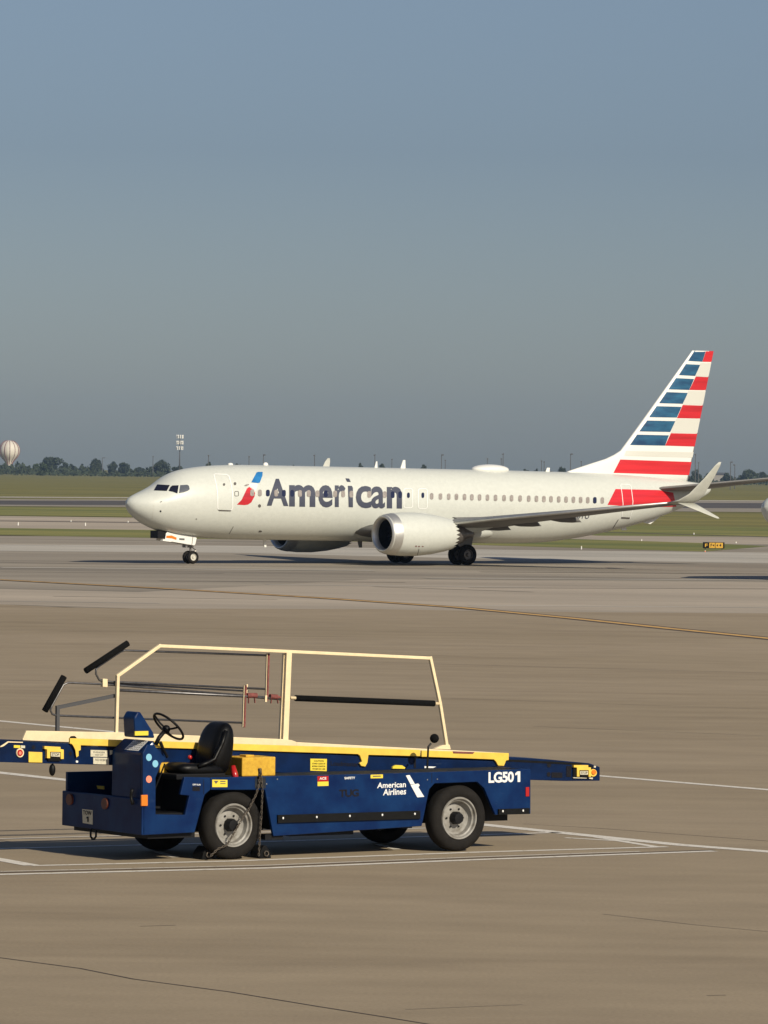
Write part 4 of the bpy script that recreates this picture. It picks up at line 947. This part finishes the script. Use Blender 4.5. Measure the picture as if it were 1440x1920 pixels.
# ------------- handrail on the far side
YH = 1.53
hr = empty('handrail', (0, 0, 0), 0, ld)
T = lambda L, yy=YH: [S3(x, y, yy) for x, y in L]
MB().bar(T([(217.5, 1376), (220.5, 1267), (299, 1211), (540, 1221.5), (806, 1234)]), .042, .05).build('rail', M['cream'], hr, bevel=.006)
MB().bar(T([(806, 1231), (825, 1320), (838, 1402)]), .044, .046).build('end_post', M['cream'], hr, bevel=.006)
MB().prism(SP([(812, 1404), (828, 1397), (841, 1396), (843, 1405)], YH), YH-.03, YH+.03).build('post_foot', M['cream'], hr, bevel=.004)
MB().bar(T([(541, 1221), (534, 1388)]), .085, .05).build('post', M['cream'], hr, bevel=.006)
MB().bar(T([(532, 1225), (524.5, 1386)], YH+.05), .02, .04).build('post', M['cream'], hr)
MB().tube(T([(545, 1308.5), (822, 1319.5)]), .022, 10).build('mid_rail', M['cream'], hr, smooth=True)
MB().tube(T([(554, 1309), (814, 1319)]), .041, 12).build('foam_sleeve', M['foam'], hr, smooth=True)
# folding guard arms
YP = 1.60
ar = empty('guard_arm', (0, 0, 0), 0, ld)
P = lambda L: [S3(x, y, YP) for x, y in L]
MB().tube(P([(502, 1229), (235, 1219.5), (226, 1222), (186, 1249), (180, 1255), (180, 1264), (186, 1275), (196, 1279), (200, 1278), (500, 1292)]), .014, 8).build('pipe_loop', M['pipe'], ar, smooth=True)
MB().tube(T([(160.5, 1258), (239.5, 1206)], YP-.06), .042, 12).build('foam_sleeve', M['foam'], ar, smooth=True)
MB().tube(P([(462, 1304.5), (196, 1283), (128, 1280), (119, 1284), (97, 1324), (94.5, 1332), (98, 1339), (106, 1341.5), (460, 1355.5)]), .014, 8).build('pipe_loop', M['pipe'], ar, smooth=True)
MB().tube(P([(222, 1294), (470, 1306), (540, 1312)]), .019, 8).tube([S3(200, 1281, YP+.04), S3(465, 1296, YP+.04)], .012, 8).build('pipe', M['pipe'], ar, smooth=True)
MB().tube(T([(84, 1333), (120, 1268.5)], YP-.06), .042, 12).build('foam_sleeve', M['foam'], ar, smooth=True)
MB().bar(P([(503.5, 1225), (500.5, 1314)]), .024, .03).bar(P([(460.5, 1285), (457.5, 1364)]), .024, .03).build('plate', M['rust'], ar)
MB().bar([S3(500, 1225, YP-.01), S3(497.6, 1313, YP-.01)], .008, .03).bar([S3(463, 1283, YP+.02), S3(461.5, 1300, YP+.02)], .022, .02).bar([S3(457, 1285, YP-.01), S3(454.5, 1363, YP-.01)], .008, .03).bar([S3(498.5, 1304, YP-.025), S3(498, 1316, YP-.025)], .03, .02).build('plate_edge', M['cream'], ar)
MB().tube(P([(463, 1304), (481, 1304)]), .034, 10).tube(P([(506, 1306), (520, 1307)]), .034, 10).tube(P([(518, 1307), (535, 1309)]), .018, 8).bar(P([(466, 1306), (466, 1319)]), .01, .02).bar(P([(477, 1306), (478, 1318)]), .01, .02).bar(P([(509, 1308), (508, 1319)]), .01, .02).bar(P([(520, 1308), (521, 1319)]), .01, .02).build('clamp', M['rust'], ar)
MB().prism(SP([(193, 1272.5), (202, 1273), (202, 1288.5), (193, 1288)], YP-.03), YP-.03, YP+.03).build('clamp_block', M['cream'], ar, bevel=.005)
MB().bar(P([(107.5, 1378), (108, 1326.5), (216, 1304.5)]), .045, .04).build('strut', M['graystrut'], ar)

# chains on the wheel, hanging from the ledge
def chain(name, px, yy):
    pts = [Vector(S3(x, y, yy)) for x, y in px]; L = [0]
    for i in range(1, len(pts)): L.append(L[-1]+(pts[i]-pts[i-1]).length)
    def at(s):
        for i in range(1, len(pts)):
            if s <= L[i]: t = (s-L[i-1])/(L[i]-L[i-1]); return pts[i-1].lerp(pts[i], t), (pts[i]-pts[i-1]).normalized()
        return pts[-1], (pts[-1]-pts[-2]).normalized()
    mb = MB(); s = 0; k = 0
    while s < L[-1]:
        p, t = at(s); a = Vector((0, 1, 0)) if k % 2 else t.cross(Vector((0, 1, 0))).normalized()
        mb.tube([p + t*.022*math.cos(q) + a*.012*math.sin(q) for q in [math.pi*j/4 for j in range(9)]], .0055, 5, cap=False)
        s += .034; k += 1
    return mb.build(name, M['chain'], ld, smooth=True)
chain('chain', [(487, 1444), (486, 1470), (480, 1490), (464, 1522), (457, 1530), (440, 1560), (425, 1585), (408, 1592), (396, 1604)], -.035)
chain('chain', [(489, 1444), (492, 1480), (490, 1530), (487, 1570), (485, 1606)], -.035)
MB().tube([S3(486, 1442, .02), S3(487, 1450, -.02), S3(486, 1458, -.03)], .02, 8).build('chain_hook', M['dark'], ld, smooth=True)
MB().prism(SP([(478, 1457.5), (498, 1457.5), (498, 1478), (478, 1478)]), -.004, -.001).build('hook_plate', M['deck'], ld)

# wheel chocks
def chock(px, label, flip):
    p = CAM + ray(*px)*((0-CAMH)/ray(*px).z); o = empty('wheel_chock', (p.x, p.y, 0), L_ROT)
    tag(o, label, 'wheel chock', 'wheel chocks at the front wheel')
    s = -1 if flip else 1
    P_ = [(-s*.07, 0), (s*.12, 0), (s*.10, .09), (s*.04, .165), (-s*.0, .17), (-s*.05, .09)]
    MB().prism(P_, -.02, .22).build('block', M['rubber'], o, bevel=.012)
    MB().tube([(s*.02, -.03, .06+.035), (s*.05, -.035, .09), (s*.065, -.035, .055), (s*.04, -.035, .03), (s*.005, -.035, .04), (s*.0, -.035, .075), (s*.02, -.03, .095)], .009, 6).build('ring', M['chain'], o, smooth=True)
    return o
chock((392, 1611.5), 'black rubber wheel chock in front of the near front tyre, left of the wheel', True)
chock((493, 1609.5), 'black rubber wheel chock behind the near front tyre, under the hanging chain', False)

# ================================================================== BACKGROUND
def at(x, y, d):                                 # world point on a sight line at forward distance d
    r = ray(x, y); return CAM + r*(d/r.y)
def tree(px, ytop, hw, d, label, m, name='tree', zb=0.0, n=2600, ws=None):
    d *= KD; top = at(px, ytop, d); H = top.z - zb; rad = hw*d/FPX
    o = empty(name, (top.x, d, zb)); tag(o, label, 'tree' if name == 'tree' else 'bush', 'far trees along the airfield edge')
    rng = random.Random(int(px*7+hw)); mb = MB(); blobs = []
    for i in range(11):
        a = rng.uniform(0, 2*math.pi); rr = rad*rng.uniform(.1, .72); hz = rng.uniform(.30, .80)
        blobs.append((rr*math.cos(a), rr*math.sin(a), H*hz, rad*rng.uniform(.32, .5), H*rng.uniform(.14, .22)))
    blobs.append((rng.uniform(-.2, .2)*rad, 0, H*.82, rad*.34, H*.18)); blobs.append((0, 0, H*.40, rad*.75, H*.3))
    for i in range(5): blobs.append((rad*rng.uniform(-1.15, 1.15), rad*rng.uniform(-.5, .5), H*rng.uniform(.15, .45), rad*rng.uniform(.25, .4), H*rng.uniform(.12, .2)))
    q = max(.35, rad*.085)
    for _ in range(n):
        bx, by, bz, br, bh = rng.choice(blobs); u = rng.uniform(-1, 1); t = rng.uniform(0, 2*math.pi); k = rng.uniform(.6, 1.06); s_ = math.sqrt(1-u*u)
        c = Vector((bx+br*s_*math.cos(t)*k, by+br*s_*math.sin(t)*k, min(H, bz+bh*u*k)))
        a = Vector((rng.gauss(0, 1), rng.gauss(0, 1), rng.gauss(0, 1))).normalized(); b = a.cross(Vector((rng.gauss(0, 1), rng.gauss(0, 1), rng.gauss(0, 1)))).normalized()
        mb.add([c+a*q, c+b*q, c-a*q, c-b*q], [(0, 1, 2, 3)])
    mb.build('crown', m, o)
    tk = MB(); tk.tube([(0, 0, 0), (0, 0, H*.35), (rad*.1, 0, H*.7)], .3, 8, radii=[.04*H, .03*H, .012*H])
    for i in range(4):
        a = rng.uniform(0, 6.28); tk.tube([(0, 0, H*.3), (rad*.5*math.cos(a), rad*.5*math.sin(a), H*.6)], .1, 6, radii=[.02*H, .006*H])
    tk.build('trunk', M['bark'], o)
    return o
TR = [(8, 871, 14, 3100, 'low dark tree under the water tower', 'leaf'), (21, 870, 9, 3300, 'small round tree at the foot of the water tower, right of its stem', 'leaf'), (45, 873, 16, 3200, 'low wide tree right of the water tower', 'leaf'),
      (68, 869, 10, 3000, 'small paler tree left of the large dome-shaped tree', 'leaf2'), (82, 869, 11, 2800, 'pale green bush in front of the large dome-shaped tree', 'leaf2'), (97, 857, 22, 3100, 'large dome-shaped dark tree, tallest between water tower and pole', 'leaf'), (120, 866, 11, 3200, 'small tree leaning against the right of the dome-shaped tree', 'leaf'),
      (136, 870, 12, 3200, 'low tree in the dip right of the dome-shaped tree', 'leaf'), (155, 872, 9, 3200, 'low tree just left of the squarish tree', 'leaf'), (180, 859.5, 15, 3100, 'squarish dark tree left of the left-hand light pole', 'leaf'),
      (211, 865, 12, 3200, 'pointed tree right of the left-hand light pole', 'leaf'), (233, 867, 16, 3200, 'broad sloping tree between the pointed tree and the gap', 'leaf'), (262, 876, 13, 3300, 'thin low tree in the gap left of the cell tower', 'leaf'),
      (301, 861.5, 18, 3000, 'round dark tree left of the cell tower', 'leaf'), (335, 873.5, 14, 2900, 'low dome tree at the foot of the cell tower', 'leaf'), (392, 866, 8, 2600, 'small tree top showing over the aircraft cockpit roof', 'leaf'),
      (445, 869, 10, 2600, 'low tree top over the front cabin beside the white beacons', 'leaf'), (676, 868, 8, 2600, 'tree top over the fuselage above the letter c', 'leaf'), (718, 869, 9, 2600, 'tree top over the fuselage above the letter n', 'leaf'), (795, 871, 10, 2600, 'small tree top between the blade antenna and the white dome', 'leaf'),
      (985, 879, 8, 2600, 'flat tree top right of the white dome', 'leaf'), (1006, 879, 6, 2600, 'flat tree top left of the small rear antenna', 'leaf'), (1053, 875, 11, 2600, 'dark tree top just left of the tail fin root', 'leaf'),
      (1306, 880, 12, 2900, 'dark tree right beside the tail fin trailing edge', 'leaf'), (1328, 887, 11, 3000, 'low tree behind the upper winglet', 'leaf'), (1362, 886, 13, 3000, 'low dark tree right of the winglet tip', 'leaf'), (1403, 880, 16, 3000, 'broad dark tree near the right edge', 'leaf'), (1432, 885, 12, 3100, 'tree cut by the right edge of the picture', 'leaf')]
for px, yt, hw, d, lb, m in TR: tree(px, yt, hw, d, lb, M[m])
# low scrub belt, a far mass nobody could count
mb = MB(); rng = random.Random(3)
for i in range(16000):
    px = rng.uniform(-60, 1500); d = rng.uniform(2750, 3350)*KD; r = ray(px, 880); x = r.x*d/r.y; h = 3.9 + 1.8*math.sin(px*.05)+1.5*math.sin(px*.013+1)+1.3*math.sin(px*.21)+1.2*math.sin(px*.57+2)
    c = Vector((x, d, rng.uniform(.2, max(1.5, h)))); a = Vector((rng.gauss(0, 1), rng.gauss(0, 1), rng.gauss(0, 1))).normalized(); b = a.cross(Vector((rng.gauss(0, 1), rng.gauss(0, 1), rng.gauss(0, 1)))).normalized(); q = rng.uniform(.5, 1.1)
    mb.add([c+a*q, c+b*q, c-a*q, c-b*q], [(0, 1, 2, 3)])
tag(mb.build('scrub', M['leaf']), 'long low belt of dark scrub below the far trees', 'bushes', kind='stuff')
# light poles
def pole(px, yt, d, label, arm=0, r=.16):
    d *= KD; t_ = at(px, yt, d); o = empty('light_pole', (t_.x, d, 0)); tag(o, label, 'light pole', 'light poles on the horizon')
    r = d*.75/FPX
    MB().tube([(0, 0, 0), (0, 0, t_.z)], r, 8, radii=[r*1.2, r*.8]).build('pole', M['pole'], o)
    if arm:
        w_ = arm*d/FPX
        MB().tube([(0, 0, t_.z-.1), (w_*.7, 0, t_.z), (w_, 0, t_.z-.1)], r*.6, 6).build('arm', M['pole'], o)
        MB().box(min(w_, w_-1.2*w_/abs(w_)*r*4), max(w_, w_-1.2*w_/abs(w_)*r*4), -.3, .3, t_.z-.45, t_.z-.15).build('lamp_head', M['pole'], o)
    else: MB().box(-r*1.8, r*1.8, -.3, .3, t_.z-.3, t_.z+.15).build('lamp_head', M['pole'], o)
    return o
for a in ((192, 858, 3000, 'leftmost light pole, among the trees with an arm to the right', 5), (287, 856, 2800, 'light pole standing left of the round dark tree', 0), (391, 854, 1500, 'short light pole over the aircraft cockpit roof'), (467, 856, 1500, 'thin light pole over the front cabin, without an arm'),
          (494, 852, 1500, 'light pole with an arm behind the white beacon', 4), (590, 852.5, 1500, 'light pole just left of the broad white blade antenna', 1), (703, 852, 1500, 'light pole behind the thin white antenna', 1), (735, 861, 1800, 'short pole left of the slanted blade antenna'),
          (828, 852, 1500, 'taller of the two poles left of the white dome, with an arm', 4), (835, 863, 1900, 'shorter of the two poles left of the white dome'), (914, 860, 1700, 'thin pole rising directly behind the white dome'), (943.5, 850, 1500, 'taller of the two poles at the right end of the white dome', 1), (940, 860, 1900, 'shorter of the two poles at the right end of the white dome'),
          (1015.5, 864, 1700, 'left one of the close pair of poles by the rear antenna'), (1020.5, 865, 1900, 'right one of the close pair of poles by the rear antenna', 1), (1070, 850.5, 1500, 'light pole with an arm just left of the tail fin', 4), (1090, 865, 2000, 'short thin pole against the foot of the tail fin'),
          (1304, 851, 1700, 'tall pole right beside the fin trailing edge', 1), (1310, 867, 2000, 'shorter pole right of the tall pole beside the fin'), (1370, 865.5, 1700, 'left pole of the pair at far right, arm to the right', 4), (1378, 871, 1800, 'right pole of the pair at far right', -3)):
    pole(*a)
# water tower
d = 4000*KD; c = at(17.5, 845, d); rr = 19.5*d/FPX
wt = empty('water_tower', (c.x, d, 0)); tag(wt, 'cream balloon-shaped water tower with dark ribs at the left edge', 'water tower')
mb = MB(); vs = []; fs = []; n = 64; prof = [(rr*math.sin(R(a)), c.z + rr*math.cos(R(a))) for a in range(0, 116, 5)] + [(rr*.78, c.z-rr*.62), (rr*.55, c.z-rr*.86), (rr*.36, c.z-rr*1.1), (rr*.27, c.z-rr*1.35), (rr*.25, 4)]
for i, (r_, z) in enumerate(prof):
    for k in range(n):
        fl = 1 - .035*abs(math.sin(k*math.pi*8/n))**6 if i > 1 else 1
        vs.append((r_*fl*math.cos(2*math.pi*k/n), r_*fl*math.sin(2*math.pi*k/n), z))
for i in range(len(prof)-1):
    for k in range(n): fs.append((i*n+k, i*n+(k+1) % n, (i+1)*n+(k+1) % n, (i+1)*n+k))
mb.add(vs, fs).build('tank', M['tower'], wt, smooth=True)
mb = MB()
for k in range(12):
    a = 2*math.pi*k/12 + .13; mb.tube([(p[0]*1.01*math.cos(a), p[0]*1.01*math.sin(a), p[1]) for p in prof[3:-1]], .28, 5)
mb.build('rib', M['rust'], wt)
MB().tube([(0, 0, 0), (0, 0, 6)], rr*.3, 24, radii=[rr*.45, rr*.26]).build('base', M['tower'], wt, smooth=True)
# cell tower
d = 2600*KD; c = at(337.5, 815, d); ct = empty('cell_tower', (c.x, d, 0)); tag(ct, 'slim cell tower carrying three rings of white antenna panels', 'cell tower')
MB().tube([(0, 0, 0), (0, 0, c.z)], .3, 10, radii=[.5, .22]).build('mast', M['pole'], ct, smooth=True)
for k, zz in enumerate((c.z-1.2, c.z-4.8, c.z-8.2)):
    rg = MB(); pn = MB(); R0 = 1.9
    rg.tube([(R0*math.cos(t), R0*math.sin(t), zz) for t in [2*math.pi*j/12 for j in range(13)]], .12, 5, cap=False)
    for j in range(4): a = math.pi*j/2; rg.tube([(0, 0, zz), (R0*math.cos(a), R0*math.sin(a), zz)], .1, 5)
    for j in range(9):
        a = 2*math.pi*j/9+.2*k; x, y = R0*math.cos(a), R0*math.sin(a); pn.box(x-.27, x+.27, y-.2, y+.2, zz-1.1, zz+1.1)
    g = rg.build('platform', M['pole'], ct); pn.build('antenna_panel', M['white'], g)
# airfield sign
b = gnd(1338, 1031.5); sg = empty('airfield_sign', (b.x, b.y, 0), R(6)); tag(sg, 'small yellow and black airfield direction sign on the grass edge', 'sign')
k = b.y/FPX; x0, x1, h0, h1 = -20*k, 20*k, .12, .54
MB().box(x0, x1, -.12, .12, h0, h1).build('cabinet', M['blackp'], sg, bevel=.01)
MB().box(x0+11*k, x0+22*k, -.135, -.121, h0+.03, h1-.03).box(x0+23*k, x1-3*k, -.135, -.121, h0+.03, h1-.03).build('yellow_face', M['signy'], sg)
def flat_text(s, x0, x1, z0, z1, y, m, par, bold=.03):
    vs, fs = text_tris(s, bold); MB().add([(x0+(x1-x0)*a, y, z0+(z1-z0)*c_) for a, c_ in vs], fs).build('sign_print', m, par)
flat_text('F', x0+13.5*k, x0+16.5*k, h0+.12, h1-.1, -.138, M['ink'], sg); flat_text('4', x0+30*k, x0+34*k, h0+.12, h1-.1, -.138, M['ink'], sg)
MB().add([(x0+17*k, -.138, .33), (x0+20.5*k, -.138, .42), (x0+20.5*k, -.138, .24)], [(0, 1, 2)]).add([(x0+24.5*k, -.138, .33), (x0+27.5*k, -.138, .42), (x0+27.5*k, -.138, .24)], [(0, 1, 2)]).build('arrow', M['ink'], sg)
flat_text('F', x0+3*k, x0+8*k, h0+.1, h1-.1, -.123, M['signy'], sg)
mb = MB()
for t_ in (-.8, .8): mb.tube([(x1*t_, 0, 0), (x1*t_, 0, h0)], .03, 6)
mb.build('leg', M['pole'], sg)
# edge markers
for px, py, lb in ((34, 985, 'white taxiway edge marker nearest the left edge of the picture'), (160, 986, 'white taxiway edge marker midway between the left edge and the aircraft nose'), (133, 978, 'low edge light on the far side of the far taxiway, left one'), (240, 979.5, 'low edge light just left of the aircraft nose'),
                   (1203, 1014, 'white edge marker between the aircraft belly and the yellow sign'), (1380, 1018.5, 'white edge marker right of the yellow sign'), (1090, 1030, 'edge marker on the grass verge under the rear fuselage'), (1322, 1035, 'orange edge marker just in front of the yellow sign'), (1301, 1002, 'low edge light in the grass behind the sign')):
    b = gnd(px, py); o = empty('edge_marker', (b.x, b.y, 0)); tag(o, lb, 'edge light', 'edge markers beside the taxiway')
    s_ = b.y/FPX; h = 5.5*s_ if 'low' not in lb else 2.4*s_
    MB().tube([(0, 0, 0), (0, 0, h)], s_*1.1, 8).build('stem', M['white'] if 'orange' not in lb else M['salmon'], o)
    MB().ball((0, 0, h), s_*1.2, s_*1.2, s_*.9, 8, 6).build('lens', M['labelw'], o, smooth=True)
# far low building behind the winglet
d = 3400*KD; c = at(1352, 886, d); bd = empty('far_building', (c.x, d, 0)); tag(bd, 'small pale building among the trees behind the winglet', 'building')
MB().box(-6, 6, -5, 5, 0, c.z*.8).build('wall', M['build'], bd); MB().prismx([(-5.6, c.z*.8), (5.6, c.z*.8), (0, c.z)], -6.4, 6.4).build('roof', M['pole'], bd)

# haze over the field
hz = MB().box(-3000, 3000, -120, 5400, -1.2, 75).build('haze', bpy.data.materials.new('haze_air'))
tag(hz, 'thin bluish haze over the whole airfield', 'haze', kind='stuff')
hm_ = hz.data.materials[0]; hm_.use_nodes = True; nt = hm_.node_tree; nt.nodes.clear()
ou = nt.nodes.new('ShaderNodeOutputMaterial'); pv = nt.nodes.new('ShaderNodeVolumePrincipled')
pv.inputs['Color'].default_value = (.48, .68, .95, 1); pv.inputs['Density'].default_value = 0.62e-4; pv.inputs['Anisotropy'].default_value = .2
nt.links.new(pv.outputs[0], ou.inputs['Volume'])
